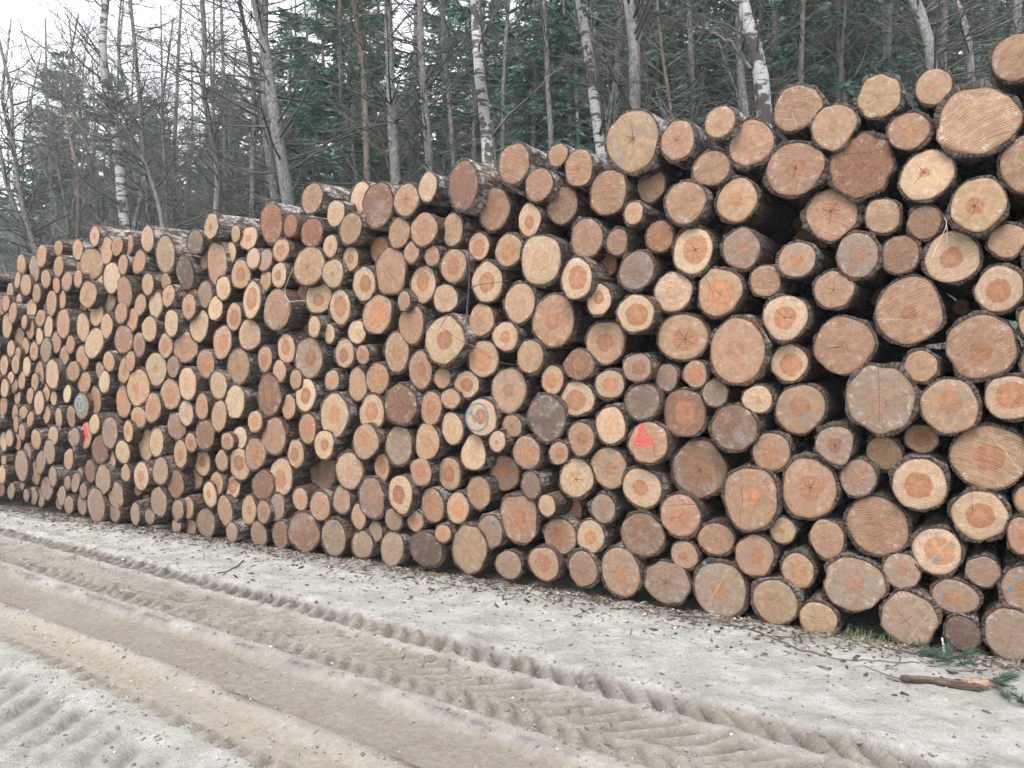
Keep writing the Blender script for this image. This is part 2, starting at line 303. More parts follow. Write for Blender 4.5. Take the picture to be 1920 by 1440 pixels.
def ground_fields(X, Y):
    """height, mud amount, warm sand amount, litter amount at ground points"""
    u = X * RD[0] + Y * RD[1]
    v = X * RV[0] + Y * RV[1]
    wob = (fbm(u * 0.35, v * 0.0 + 3.1, 5, 2) - 0.5) * 0.07
    vv = v + wob * 0.6
    dp = (X - FOOT_L[0]) * NRM[0] + (Y - FOOT_L[1]) * NRM[1]     # distance behind the foot of the pile
    far = sstep(np.hypot(X, Y), 22, 40)
    h = (fbm(u * 0.6, v * 0.6, 1, 4) - 0.5) * 0.035
    h += (fbm(u * 5, v * 5, 2, 4) - 0.5) * 0.014
    h += (fbm(u * 16, v * 16, 3, 2) - 0.5) * 0.008
    rough = 0.35 + 0.65 * fbm(u * 1.3, v * 1.3, 9, 2)
    # smooth wheel track with raised lips
    e = (fbm(u * 1.4, v * 0 + 1.7, 21, 2) - 0.5) * 0.06
    track = band(vv + e, 2.44, 2.86, 0.025)
    h = h * (1 - 0.75 * track) - 0.045 * track
    lip = np.exp(-((vv + e - 2.94) / 0.05) ** 2) * 0.026 + np.exp(-((vv + e - 2.36) / 0.05) ** 2) * 0.020 * (0.5 + rough)
    h += lip * (0.75 + 0.5 * fbm(u * 5, v * 5, 31, 2))
    # second, softer wheel track nearer the camera
    track2 = band(vv - e, 2.10, 2.34, 0.08)
    h += -0.018 * track2
    # lug marks of big tyres: rows of slanted bars pressed into soft ground
    nz = fbm(u * 3.1, v * 3.1, 41, 3) - 0.5
    def lugs(v0, half, pitch, slant, depth, seed, trough):
        w = vv - v0 + 0.025 * nz
        m = sstep(-np.abs(w), -half * 1.25, -half * 0.75)
        ph = (u + slant * w + 0.035 * nz) / pitch
        cell = np.floor(ph)
        fr = ph - cell
        hsh = hash2(cell.astype(np.int64), np.full(cell.shape, seed, np.int64), seed)
        keep = sstep(fbm(u * 0.8, v * 1.6, seed + 3, 2), 0.22, 0.42)
        amp = (0.6 + 0.45 * hsh) * (0.4 + 0.6 * keep)
        pro = np.where(fr < 0.2, sstep(fr, 0.0, 0.16), 1 - sstep(fr, 0.22, 0.8))
        lean = 0.45 + 0.55 * sstep(w, -half, half * 0.6)          # deeper under the outer shoulder of the tyre
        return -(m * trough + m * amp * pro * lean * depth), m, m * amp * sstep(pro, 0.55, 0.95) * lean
    d1, m1, k1 = lugs(3.70, 0.115, 0.150, 0.7, 0.095, 51, 0.006)
    d2, m2, k2 = lugs(3.36, 0.150, 0.135, -0.8, 0.125, 52, 0.010)
    d3, m3, k3 = lugs(3.08, 0.10, 0.14, 0.8, 0.040, 53, 0.006)
    d4, m4, k4 = lugs(2.06, 0.06, 0.135, 0.5, 0.036, 54, 0.004)
    d5, m5, k5 = lugs(1.62, 0.20, 0.20, 0.8, 0.032, 55, 0.006)
    h += d1 + d2 + d3 + d4 + d5
    h += -0.020 * np.exp(-((vv - 3.53 + 0.04 * nz) / 0.03) ** 2) * sstep(fbm(u * 1.2, v, 61, 2), 0.42, 0.55)
    h += 0.022 * np.exp(-((vv - 3.90) / 0.09) ** 2) * rough + 0.016 * np.exp(-((vv - 3.54) / 0.06) ** 2) * rough
    # clods of thrown-up earth and crumbs
    cl = fbm(u * 8, v * 8, 71, 4)
    h += np.maximum(0, cl - 0.56) * 0.11 * band(vv, 2.98, 3.95, 0.15)
    h += np.maximum(0, fbm(u * 6.5, v * 6.5, 72, 4) - 0.57) * 0.08 * (1 - band(vv, 2.05, 4.0, 0.15))
    # slight rise of bark and dirt along the foot of the pile
    h += 0.012 * band(dp, -0.5, -0.05, 0.12) - 0.03 * sstep(dp, -0.05, 0.15)
    h = h * (1 - far)
    h += 0.0
    mud = np.clip(0.95 * track + 0.55 * track2 + band(vv, 2.9, 3.55, 0.10) * (0.75 + 0.3 * (cl - 0.5)) + 0.75 * m1 * (0.4 + rough)
                  + 0.35 * m5 + 0.3 * m4, 0, 1)
    mud = mud * (0.75 + 0.5 * (fbm(u * 2.2, v * 4, 81, 3) - 0.3))
    warm = np.clip(band(vv + 0.10 * nz, 2.02, 2.40, 0.14) * (0.5 + rough * 0.7), 0, 1)
    edge = dp + 0.28 * (fbm(u * 1.6, v * 1.6, 91, 4) - 0.5)
    litter = sstep(edge, -0.48, -0.12) * 0.85
    forest = sstep(dp, 1.0, 2.5)
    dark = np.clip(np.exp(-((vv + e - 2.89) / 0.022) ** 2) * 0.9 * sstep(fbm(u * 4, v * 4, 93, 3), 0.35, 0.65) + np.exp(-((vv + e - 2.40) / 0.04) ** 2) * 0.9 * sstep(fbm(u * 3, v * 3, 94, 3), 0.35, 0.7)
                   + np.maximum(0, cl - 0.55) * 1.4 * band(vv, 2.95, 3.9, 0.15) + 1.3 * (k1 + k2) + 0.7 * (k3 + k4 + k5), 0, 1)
    return h, mud, warm, litter, forest, dark

def ground_z(x, y):
    return float(ground_fields(np.array([x], float), np.array([y], float))[0][0])

def axis_vals(lo, hi, step, far):
    core = np.arange(lo, hi + step * 0.5, step)
    out, s, p = [], step, hi
    while p < far:
        s *= 1.35; p += s; out.append(p)
    out2, s, p = [], step, lo
    while p > -far:
        s *= 1.35; p -= s; out2.append(p)
    return np.array(out2[::-1] + core.tolist() + out)

gu = axis_vals(-13.5, 1.6, 0.021, 900)
gv = axis_vals(0.9, 5.4, 0.017, 900)
U, V = np.meshgrid(gu, gv)
GX = U * RD[0] + V * RV[0]
GY = U * RD[1] + V * RV[1]
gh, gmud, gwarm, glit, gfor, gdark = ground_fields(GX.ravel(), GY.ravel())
nu, nv = len(gu), len(gv)
idx = np.arange(nu * nv).reshape(nv, nu)
quads = np.stack([idx[:-1, :-1], idx[:-1, 1:], idx[1:, 1:], idx[1:, :-1]], -1).reshape(-1, 4)
gm = bpy.data.meshes.new('ground')
gm.vertices.add(nu * nv)
gm.vertices.foreach_set('co', np.stack([GX.ravel(), GY.ravel(), gh], -1).astype(np.float32).ravel())
gm.loops.add(quads.size)
gm.loops.foreach_set('vertex_index', quads.astype(np.int32).ravel())
gm.polygons.add(len(quads))
gm.polygons.foreach_set('loop_start', np.arange(0, quads.size, 4, dtype=np.int32))
gm.polygons.foreach_set('loop_total', np.full(len(quads), 4, np.int32))
gm.update(calc_edges=True)
gm.polygons.foreach_set('use_smooth', [True] * len(quads))
add_attr(gm, 'soil', np.stack([gmud, gwarm, glit], -1))
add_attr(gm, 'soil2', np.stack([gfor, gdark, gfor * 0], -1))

n = NT('ground_sand')
pos = n.position()
so = n.sep(n.attr('soil')); so2 = n.sep(n.attr('soil2'))
n1 = n.noise(pos, 3.5, 5, 0.6); n2 = n.noise(pos, 26, 4, 0.65); n3 = n.noise(pos, 150, 3, 0.7)
dust = n.mix(n.smooth(n1, 0.36, 0.64), (0.275, 0.264, 0.245), (0.385, 0.378, 0.360))
dust = n.mix(n.smooth(n.noise(pos, 11, 5, 0.7), 0.46, 0.68, 0.0, 0.45), dust, (0.235, 0.222, 0.20))
dust = n.mix(n.smooth(n2, 0.52, 0.66, 0.0, 0.35), dust, (0.44, 0.435, 0.42))
dust = n.mix(n.math('MULTIPLY', n.smooth(n3, 0.52, 0.72), 0.7), dust, (0.12, 0.112, 0.10))
dust = n.mix(n.math('MULTIPLY', n.smooth(n3, 0.42, 0.28), 0.6), dust, (0.50, 0.495, 0.48))
mudc = n.mix(n.smooth(n2, 0.3, 0.7), (0.165, 0.138, 0.109), (0.238, 0.205, 0.168))
warmc = n.mix(n.smooth(n2, 0.3, 0.7), (0.245, 0.214, 0.172), (0.315, 0.284, 0.236))
litc = n.ramp(n.noise(pos, 38, 5, 0.75), [(0.30, (0.045, 0.038, 0.032)), (0.47, (0.12, 0.102, 0.088)), (0.58, (0.20, 0.178, 0.158)), (0.72, (0.33, 0.32, 0.30))])
forc = n.ramp(n.noise(pos, 9, 5, 0.7), [(0.3, (0.06, 0.045, 0.03)), (0.5, (0.11, 0.085, 0.055)), (0.7, (0.09, 0.10, 0.045))])
c = n.mix(n.math('MULTIPLY', so[0], n.smooth(n1, 0.15, 0.55, 0.75, 1.0), clamp=True), dust, mudc)
c = n.mix(n.math('MULTIPLY', so[1], 0.8, clamp=True), c, warmc)
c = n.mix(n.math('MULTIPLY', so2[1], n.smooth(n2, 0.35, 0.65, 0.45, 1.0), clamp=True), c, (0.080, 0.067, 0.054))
c = n.mix(n.math('MULTIPLY', so[2], n.smooth(n2, 0.38, 0.62, 0.25, 0.95), clamp=True), c, litc)
c = n.mix(so2[0], c, forc)
n.bump(n.math('ADD', n.math('MULTIPLY', n3, 0.6), n2), 0.022, 1.0)
ground = tag(link('ground', gm), 'pale sandy forest track with wheel ruts and tyre tread marks', None, None, 'structure')
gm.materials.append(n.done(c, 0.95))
# ------------------------------------------------------------------ wood and bark materials
def wood_material():
    n = NT('sawn_wood')
    lp = n.attr('lp'); hp = n.attr('hp'); pa = n.sep(n.attr('pa')); pb = n.sep(n.attr('pb'))
    sap, heart = n.attr('sap', 'Vector'), n.attr('heart', 'Vector')
    heart_r, crack_a, ridge_a = pa[0], pa[1], pa[2]
    grey_a, torn_a, seed = pb[0], pb[1], pb[2]
    q = n.vmath('ADD', lp, n.comb(seed, n.math('MULTIPLY', seed, 0.37), n.math('MULTIPLY', seed, 0.71)))
    low = n.noise(q, 1.6, 3, 0.5); mid = n.noise(q, 5, 4, 0.6); fine = n.noise(q, 38, 3, 0.65)
    # growth rings round the pith
    r = n.math('ADD', n.vmath('LENGTH', hp), n.math('MULTIPLY', n.math('SUBTRACT', low, 0.5), 0.13))
    ringw = n.math('SINE', n.math('MULTIPLY', r, n.math('ADD', 85.0, n.math('MULTIPLY', low, 40.0))))
    rings = n.smooth(ringw, 0.2, 1.0)
    # heartwood
    hr = n.math('ADD', r, n.math('MULTIPLY', n.math('SUBTRACT', mid, 0.5), 0.10))
    hm = n.smooth(hr, n.math('ADD', heart_r, 0.025), n.math('SUBTRACT', heart_r, 0.03))
    hm = n.math('MULTIPLY', hm, n.smooth(heart_r, 0.02, 0.08))
    rim = n.math('MULTIPLY', n.smooth(n.math('ABSOLUTE', n.math('SUBTRACT', hr, heart_r)), 0.045, 0.0), n.smooth(heart_r, 0.02, 0.08))
    # chainsaw arcs: slightly bent parallel ridges, turned by the seed
    ang = n.math('ADD', 0.15, n.math('MULTIPLY', n.math('SINE', n.math('MULTIPLY', seed, 2.7)), 0.55))
    s3 = n.sep(lp)
    ca, sa = n.math('COSINE', ang), n.math('SINE', ang)
    tx = n.math('ADD', n.math('MULTIPLY', s3[0], ca), n.math('MULTIPLY', s3[1], sa))
    ty = n.math('SUBTRACT', n.math('MULTIPLY', s3[1], ca), n.math('MULTIPLY', s3[0], sa))
    arc = n.math('ADD', ty, n.math('MULTIPLY', n.math('MULTIPLY', tx, tx), 0.12))
    saw_n = n.noise(n.comb(n.math('MULTIPLY', tx, 0.7), n.math('MULTIPLY', arc, 26.0), seed), 1.0, 4, 0.65)
    saw = n.math('ADD', n.math('MULTIPLY', n.math('SINE', n.math('ADD', n.math('MULTIPLY', arc, 88.0), n.math('MULTIPLY', low, 5.0))), 0.20), n.math('MULTIPLY', saw_n, 1.55))
    sawm = n.math('MULTIPLY', n.smooth(saw, 0.76, 1.04), n.math('MULTIPLY', ridge_a, n.smooth(low, 0.33, 0.55, 0.25, 1.0)))
    # star cracks
    hpx = n.sep(hp)
    an = n.math('ARCTAN2', hpx[1], hpx[0])
    nsec = n.math('ADD', 3.0, n.math('FLOOR', n.math('MULTIPLY', n.white(n.comb(seed, 2.0, 5.0)), 5.0)))
    sec = n.math('ADD', n.math('MULTIPLY', n.math('MULTIPLY', an, 1 / (2 * PI)), nsec), n.math('ADD', seed, n.math('MULTIPLY', n.math('SUBTRACT', mid, 0.5), 0.22)))
    cell = n.math('FLOOR', sec)
    rc = n.math('ADD', 0.02, n.math('MULTIPLY', n.white(n.comb(n.math('FLOORED_MODULO', cell, nsec), seed, 1.0)), 0.70))
    off = n.math('MULTIPLY', n.math('ABSOLUTE', n.math('SUBTRACT', n.math('SUBTRACT', sec, cell), 0.5)), n.math('DIVIDE', n.math('MULTIPLY', r, 6.28), nsec))
    wid = n.math('MULTIPLY', n.math('SUBTRACT', 1.0, n.math('DIVIDE', r, rc)), 0.022)
    crk = n.math('MULTIPLY', n.math('LESS_THAN', off, wid), crack_a)
    # colour
    v = n.math('MULTIPLY', n.smooth(mid, 0.28, 0.72, 0.76, 1.14), n.smooth(fine, 0.28, 0.72, 0.86, 1.12))
    c = n.mix(hm, sap, heart)
    hc = n.math('MULTIPLY', hm, n.smooth(n.math('DIVIDE', r, n.math('MAXIMUM', heart_r, 0.05)), 0.75, 0.1, 0.0, 0.45))
    c = n.mix(hc, c, n.mix(0.5, heart, sap))
    c = n.mix(n.math('MULTIPLY', rim, 0.42), c, n.mix(0.5, heart, (0.09, 0.04, 0.02)))
    c = n.mix(n.math('MULTIPLY', rings, n.math('MULTIPLY', n.smooth(mid, 0.28, 0.60), 0.55)), c, n.mix(0.6, heart, (0.12, 0.06, 0.032)))
    c = n.mix(1.0, c, n.comb(v, v, v), 'MULTIPLY')
    # blotches of weather and sap stain
    st = n.smooth(n.noise(q, 2.3, 4, 0.62), 0.50, 0.70)
    c = n.mix(n.math('MULTIPLY', n.math('MULTIPLY', st, 0.55), n.math('SUBTRACT', 1.0, n.math('MULTIPLY', hm, 0.75))), c, n.mix(0.45, sap, (0.13, 0.06, 0.036)))
    wr = n.math('MULTIPLY', n.smooth(n.math('ADD', n.vmath('LENGTH', lp), n.math('MULTIPLY', n.math('SUBTRACT', low, 0.5), 0.9)), 0.55, 1.1), n.white(n.comb(seed, 8.0, 2.0)))
    c = n.mix(n.math('MULTIPLY', wr, 0.45), c, n.mix(0.6, c, (0.13, 0.058, 0.034)))
    c = n.mix(sawm, c, n.mix(0.72, c, (0.065, 0.032, 0.022)))
    gm_ = n.smooth(n.math('ADD', n.noise(q, 1.5, 6, 0.66), n.math('MULTIPLY', n.math('SUBTRACT', grey_a, 0.5), 0.42)), 0.46, 0.66)
    gcol = n.mix(n.smooth(fine, 0.35, 0.65), (0.095, 0.077, 0.063), (0.215, 0.182, 0.153))
    c = n.mix(n.math('MULTIPLY', n.math('MULTIPLY', gm_, 0.8), n.smooth(grey_a, 0.02, 0.35)), c, gcol)
    # dried resin along the rim
    rl = n.vmath('LENGTH', lp)
    res = n.math('MULTIPLY', n.smooth(n.noise(q, 3.3, 5, 0.75), 0.52, 0.66), n.smooth(rl, 0.45, 0.9))
    res = n.math('MULTIPLY', res, n.smooth(fine, 0.42, 0.58))
    c = n.mix(n.math('MULTIPLY', res, 0.62), c, (0.47, 0.455, 0.43))
    # torn fibres
    tf = n.noise(n.vmath('MULTIPLY', q, (1.0, 1.0, 1.0)), 13, 6, 0.75, 1.2)
    c = n.mix(n.math('MULTIPLY', torn_a, n.smooth(tf, 0.42, 0.62)), c, n.mix(0.7, c, (0.05, 0.025, 0.02)))
    # specks and darker cambium at the edge
    c = n.mix(n.math('MULTIPLY', n.smooth(n.noise(q, 22, 3, 0.6), 0.62, 0.70), 0.7), c, (0.05, 0.033, 0.026))
    c = n.mix(n.smooth(n.math('ADD', rl, n.math('MULTIPLY', n.math('SUBTRACT', mid, 0.5), 0.10)), 0.93, 1.0, 0.0, 0.6), c, (0.085, 0.047, 0.03))
    c = n.mix(n.math('MULTIPLY', crk, 0.9), c, (0.035, 0.02, 0.016))
    # one pale scratch or one dark split on some of the ends
    wk = n.white(n.comb(seed, 3.0, 9.0)); wo_ = n.math('MULTIPLY', n.math('SUBTRACT', n.white(n.comb(seed, 7.0, 1.0)), 0.5), 1.1)
    a2 = n.math('MULTIPLY', seed, 5.1)
    sx_ = n.math('ADD', n.math('MULTIPLY', s3[0], n.math('COSINE', a2)), n.math('MULTIPLY', s3[1], n.math('SINE', a2)))
    sy_ = n.math('SUBTRACT', n.math('MULTIPLY', s3[1], n.math('COSINE', a2)), n.math('MULTIPLY', s3[0], n.math('SINE', a2)))
    dl = n.math('ABSOLUTE', n.math('ADD', n.math('SUBTRACT', sy_, wo_), n.math('MULTIPLY', n.math('SUBTRACT', low, 0.5), 0.12)))
    lim = n.smooth(n.math('ADD', sx_, n.math('MULTIPLY', n.white(n.comb(seed, 4.0, 4.0)), 0.9)), 0.1, 0.22)
    c = n.mix(n.math('MULTIPLY', n.math('MULTIPLY', n.smooth(dl, 0.022, 0.004), lim), n.math('GREATER_THAN', wk, 0.84)), c, n.mix(0.4, c, (0.40, 0.35, 0.29)))
    c = n.mix(n.math('MULTIPLY', n.math('MULTIPLY', n.smooth(dl, 0.016, 0.004), lim), n.math('LESS_THAN', wk, 0.11)), c, (0.03, 0.02, 0.015))
    hgt = n.math('SUBTRACT', n.math('ADD', n.math('MULTIPLY', fine, 0.3), n.math('MULTIPLY', n.math('MULTIPLY', torn_a, tf), 2.2)), n.math('MULTIPLY', n.math('MULTIPLY', saw, ridge_a), 0.8))
    n.bump(hgt, 0.006, 0.65)
    n.bsdf.inputs['Specular IOR Level'].default_value = 0.3
    rough = n.math('SUBTRACT', 0.78, n.math('MULTIPLY', res, 0.45))
    return n.done(c, rough)

def bark_material():
    n = NT('conifer_bark')
    bp = n.attr('bp'); bc = n.sep(n.attr('bc'))          # x: around, y: along, z: seed ; bc: red amount, pale amount, dark amount
    st = n.vmath('MULTIPLY', bp, (1.0, 0.42, 1.0))
    wn_ = n.noise(st, 9, 4, 0.6, color=True)
    wv = n.vmath('ADD', st, n.vmath('SCALE', wn_, scale=0.07))
    e = n.voronoi(wv, 26, 'DISTANCE_TO_EDGE')
    fl = n.noise(st, 42, 5, 0.7)
    mid = n.noise(st, 7, 4, 0.6)
    crackd = n.smooth(e, 0.0, 0.10)
    c = n.ramp(fl, [(0.30, (0.026, 0.018, 0.014)), (0.5, (0.070, 0.050, 0.039)), (0.70, (0.16, 0.13, 0.11))])
    c = n.mix(n.math('MULTIPLY', n.smooth(mid, 0.40, 0.62), bc[0]), c, n.ramp(fl, [(0.3, (0.07, 0.03, 0.017)), (0.55, (0.15, 0.07, 0.04)), (0.75, (0.24, 0.14, 0.095))]))
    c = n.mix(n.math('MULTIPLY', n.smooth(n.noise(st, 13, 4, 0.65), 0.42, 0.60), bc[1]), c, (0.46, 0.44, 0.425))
    c = n.mix(n.math('MULTIPLY', n.math('SUBTRACT', 1.0, crackd), 0.8), c, (0.028, 0.02, 0.016))
    c = n.mix(bc[2], c, (0.035, 0.029, 0.026))
    n.bump(n.math('ADD', n.math('MULTIPLY', crackd, 0.8), n.math('MULTIPLY', fl, 0.8)), 0.014, 0.9)
    return n.done(c, 0.92)

WOOD, BARK = wood_material(), bark_material()

def paint_material(name, col):
    n = NT(name)
    pos = n.position()
    k = n.smooth(n.noise(pos, 130, 4, 0.8), 0.32, 0.50)
    n.set(n.bsdf.inputs['Alpha'], n.math('MULTIPLY', k, 0.95))
    c = n.mix(n.noise(pos, 60, 3, 0.6), col, tuple(min(1, x * 1.25 + 0.03) for x in col))
    return n.done(c, 0.6)
RED_PAINT = paint_material('red_spray_paint', (0.52, 0.05, 0.042))
BLUE_PAINT = paint_material('blue_spray_paint', (0.022, 0.115, 0.18))
TEAL_PAINT = paint_material('teal_spray_paint', (0.10, 0.25, 0.29))

# ------------------------------------------------------------------ logs
TONES = {'p': (0.430, 0.298, 0.186), 't': (0.345, 0.217, 0.127), 'k': (0.318, 0.187, 0.112), 'b': (0.180, 0.098, 0.060),
         'g': (0.245, 0.166, 0.116), 'd': (0.125, 0.088, 0.066), 'r': (0.250, 0.112, 0.060)}
rng = np.random.default_rng(11)
P0 = FOOT_L.copy()

def face_point(px, py, back=0.0):
    d = ray(px, py)
    o = np.array([0, 0, CAM_H])
    t = ((P0 - o) @ NRM + back) / (d @ NRM)
    return o + d * t

def plane_uv(p):
    return np.array([(p - P0) @ E1, p[2]])

class Log:
    pass

logs = []
for (bx, by, bs), txt in LOG_BOXES:
    for ent in txt.split(';'):
        a = ent.split()
        x0, y0, x1, y1 = bx + float(a[0]) / bs, by + float(a[1]) / bs, bx + float(a[2]) / bs, by + float(a[3]) / bs
        L = Log(); L.sty = a[4]; L.px = ((x0 + x1) / 2, (y0 + y1) / 2); L.w, L.h = x1 - x0, y1 - y0
        back = rng.normal(0, 0.035)
        if 'z' in L.sty: back += 0.16
        if 'f' in L.sty: back -= 0.09
        c = face_point(*L.px, back)
        l_, r_ = face_point(x0, L.px[1], back), face_point(x1, L.px[1], back)
        t_, b_ = face_point(L.px[0], y0, back), face_point(L.px[0], y1, back)
        L.a, L.b = np.linalg.norm(r_ - l_) / 2, np.linalg.norm(t_ - b_) / 2
        q = L.a / L.b
        if q > 1.35: L.a = L.b * 1.35
        if q < 0.74: L.a = L.b * 0.74
        tb_0 = (0.02 * (L.a + L.b) + 0.003) * min(1.0, max(-0.25, (L.px[0] - 450) / 450))
        L.a -= tb_0; L.b -= tb_0
        L.c = c; L.back = back; L.fill = False
        L.uv = plane_uv(c); L.area = L.w * L.h
        logs.append(L)

# small logs that show in the gaps and carry the pile on past both edges of the picture
occ = np.array([[L.uv[0], L.uv[1], (L.a + L.b) / 2] for L in logs])
U0, U1 = (P0 * 0, None), None
umin, umax = -1.6, float(occ[:, 0].max()) + 1.1
def top_line(u):
    k = np.abs(occ0[:, 0] - u) < 0.45
    return float((occ0[k, 1] + occ0[k, 2]).max()) if k.any() else None
occ0 = occ.copy()
_tl = {}
_top = top_line
def top_line(u):
    k = round(u * 10)
    if k not in _tl: _tl[k] = _top(k / 10)
    return _tl[k]
fills = []
lt, rt = top_line(0.25), top_line(float(occ0[:, 0].max()) - 0.3)
for rr in (0.17, 0.14, 0.115, 0.09, 0.07, 0.055):
    for _ in range(3800):
        u = rng.uniform(umin, umax)
        tl = top_line(u)
        if tl is None: tl = lt if u < 1 else rt
        tl = min(tl, (top_line(u - 0.3) or tl), (top_line(u + 0.3) or tl))
        z = rng.uniform(0.04 + rr, max(tl - rr - 0.10, 0.05 + rr))
        d = np.hypot(occ[:, 0] - u, occ[:, 1] - z) - occ[:, 2]
        if d.min() > rr * 0.97:
            inside = 0.0 < u < float(occ0[:, 0].max())
            occ = np.vstack([occ, [u, z, rr]])
            F = Log(); F.fill = True
            F.sty = rng.choice(['t3o', 'p3n', 'k2n', 'g1n', 't5o', 'k0nR', 'p5o', 'b1n'])
            F.back = ((rng.uniform(0.08, 0.35) if u < 4.8 else rng.uniform(0.45, 1.1)) if inside else rng.normal(0, 0.04))
            F.c = P0 + E1 * u + NRM * F.back; F.c = F.c.copy(); F.c[2] = z
            F.a = rr * rng.uniform(0.92, 1.08); F.b = rr * rng.uniform(0.92, 1.08)
            F.uv = np.array([u, z]); F.area = 0; F.px = (0, 0); F.w = F.h = 0
            fills.append(F)

LOG_LEN = 3.3
for i_, L in enumerate(logs): L.idx = 1000 + int(L.px[0]) * 7 + int(L.px[1]) * 13
for i_, F in enumerate(fills): F.idx = 50000 + i_
def log_geometry(L, seg, rings_d, disc_r):
    """verts/faces of bark and of the sawn end, in a frame with x along the pile, y into it, z up, origin at the end's centre"""
    st = L.sty
    rng = np.random.default_rng(L.idx)
    th = np.arange(seg) * 2 * PI / seg
    irr = 1.7 if 'i' in st else 1.0
    R = np.ones(seg)
    for k, amp in ((2, 0.024), (3, 0.022), (4, 0.014), (5, 0.012), (7, 0.009), (9, 0.007)):
        R += irr * amp * rng.normal() * np.cos(k * th + rng.uniform(0, 2 * PI))
    jag = rng.normal(0, 0.25, seg)
    if 'i' in st and 'u' in st:
        for k in (3, 5, 8, 13): R += 0.026 * rng.normal() * np.cos(k * th + rng.uniform(0, 2 * PI))
    ox, oz = np.cos(th) * L.a * R, np.sin(th) * L.b * R
    rm = (L.a + L.b) / 2
    tb = min(0.019, 0.055 * rm + 0.006) * rng.uniform(0.7, 1.3)       # bark thickness
    tbv = np.ones(seg)
    for k in (1, 2, 3, 5): tbv += 0.30 * rng.normal() * np.cos(k * th + rng.uniform(0, 2 * PI))
    tbv = np.clip(tbv, 0.15, 1.9) * (1 + rng.normal(0, 0.17, seg)) * tb
    sx, sz = rng.normal(0, 0.020), 0.055 + rng.normal(0, 0.022)      # run of the stem: a little uphill into the wood
    tilt_x, tilt_z = rng.normal(0, 0.05), rng.normal(0, 0.045)       # the cut is never quite square
    taper = rng.uniform(-0.015, 0.05)
    hang, hmag = rng.uniform(0, 2 * PI), rng.uniform(0.0, 0.16)
    off = np.array([math.cos(hang), math.sin(hang)]) * hmag
    seed = rng.uniform(0, 60)
    # sawn end
    ev, lp, hp = [], [], []
    for r in disc_r:
        n_ = 1 if r == 0 else seg
        for j in range(n_):
            x, z = (ox[j] * r, oz[j] * r) if r > 0 else (0, 0)
            dome = -0.004 * (1 - r) + rng.normal(0, 0.0012) + (0.006 * abs(rng.normal()) if r > 0.97 else 0)
            ev.append((x, dome + tilt_x * x + tilt_z * z, z))
            u_, w_ = math.cos(th[j]) * r if r > 0 else 0, math.sin(th[j]) * r if r > 0 else 0
            lp.append((u_, w_, 0)); hp.append((u_ - off[0], w_ - off[1], 0))
    ef = []
    for j in range(seg):
        ef.append((0, 1 + (j + 1) % seg, 1 + j))
    for i in range(len(disc_r) - 2):
        a0, b0 = 1 + i * seg, 1 + (i + 1) * seg
        for j in range(seg):
            j2 = (j + 1) % seg
            ef.append((a0 + j, a0 + j2, b0 + j2, b0 + j))
    # bark: front rim, then the round of the stem
    bv, bp = [], []
    for (d, k) in [(0.010, -0.004)] + [(d, 1.0) for d in rings_d]:
        first = k < 0.5
        gsc = 1.0 + taper * d / LOG_LEN * 3
        for j in range(seg):
            nx, nz = math.cos(th[j]), math.sin(th[j])
            t = k * tb if first else tbv[j] + rng.normal(0, 0.003)
            x, z = ox[j] * gsc + nx * t, oz[j] * gsc + nz * t
            y = d + tilt_x * ox[j] + tilt_z * oz[j] if d < 0.05 else d
            if d == 0.0: y += abs(rng.normal(0, 0.006)) - 0.002
            bv.append((x + sx * d, y, z + sz * d))
            bp.append((th[j] * rm + 0.0, d - (0.5 * tb if first else 0.0), seed))
    bf = []
    nr = 1 + len(rings_d)
    for i in range(nr - 1):
        for j in range(seg):
            j2 = (j + 1) % seg
            bf.append((i * seg + j, i * seg + j2, (i + 1) * seg + j2, (i + 1) * seg + j))
    bf.append(tuple((nr - 1) * seg + j for j in range(seg)))
    # attributes
    tone = np.array(TONES[st[0]]) * 0.82 * rng.uniform(0.85, 1.10) * (1 + rng.normal(0, 0.018, 3))
    hr = int(st[1]) / 10.0
    if st[2] == 'o':
        heart = np.array((0.305, 0.132, 0.062)) * rng.uniform(0.75, 1.12)
        if st[0] in 'gdb': heart = heart * 0.70 + tone * 0.12
    else:
        heart = tone * np.array((0.97, 0.86, 0.76))
    ridge = 0.85 if 'R' in st else rng.choice([0.15, 0.3, 0.5])
    crack = 1.0 if 'x' in st else (0.8 if (rng.random() < 0.03 and not L.fill) else 0.0)
    grey = 0.50 if 'G' in st else (0.42 if st[0] == 'd' else (0.36 if st[0] == 'g' else rng.choice([0.0, 0.0, 0.15, 0.25])))
    torn = 0.9 if 'u' in st else (0.25 if rng.random() < 0.15 else 0.0)
    low = L.uv[1] < 0.35
    if low: grey = max(grey, 0.40)
    red = rng.choice([0.2, 0.5, 0.9]); pale = rng.choice([0.05, 0.2, 0.45])
    if not L.fill and L.uv[1] + L.b > (top_line(L.uv[0]) or 99) - 0.28: red, pale = red * 0.5, rng.uniform(0.5, 0.85)  # top row: dry bleached bark, plus sky brightness put into the bark colour
    dk = rng.choice([0, 0.15, 0.35])
    def calm(c_): return c_ * 0.91 + 0.09 * float(np.mean(c_))
    tone, heart = calm(tone), calm(heart)
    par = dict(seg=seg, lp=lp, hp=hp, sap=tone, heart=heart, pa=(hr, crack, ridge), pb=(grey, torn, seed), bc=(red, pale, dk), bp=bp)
    return np.array(bv), bf, np.array(ev), ef, par

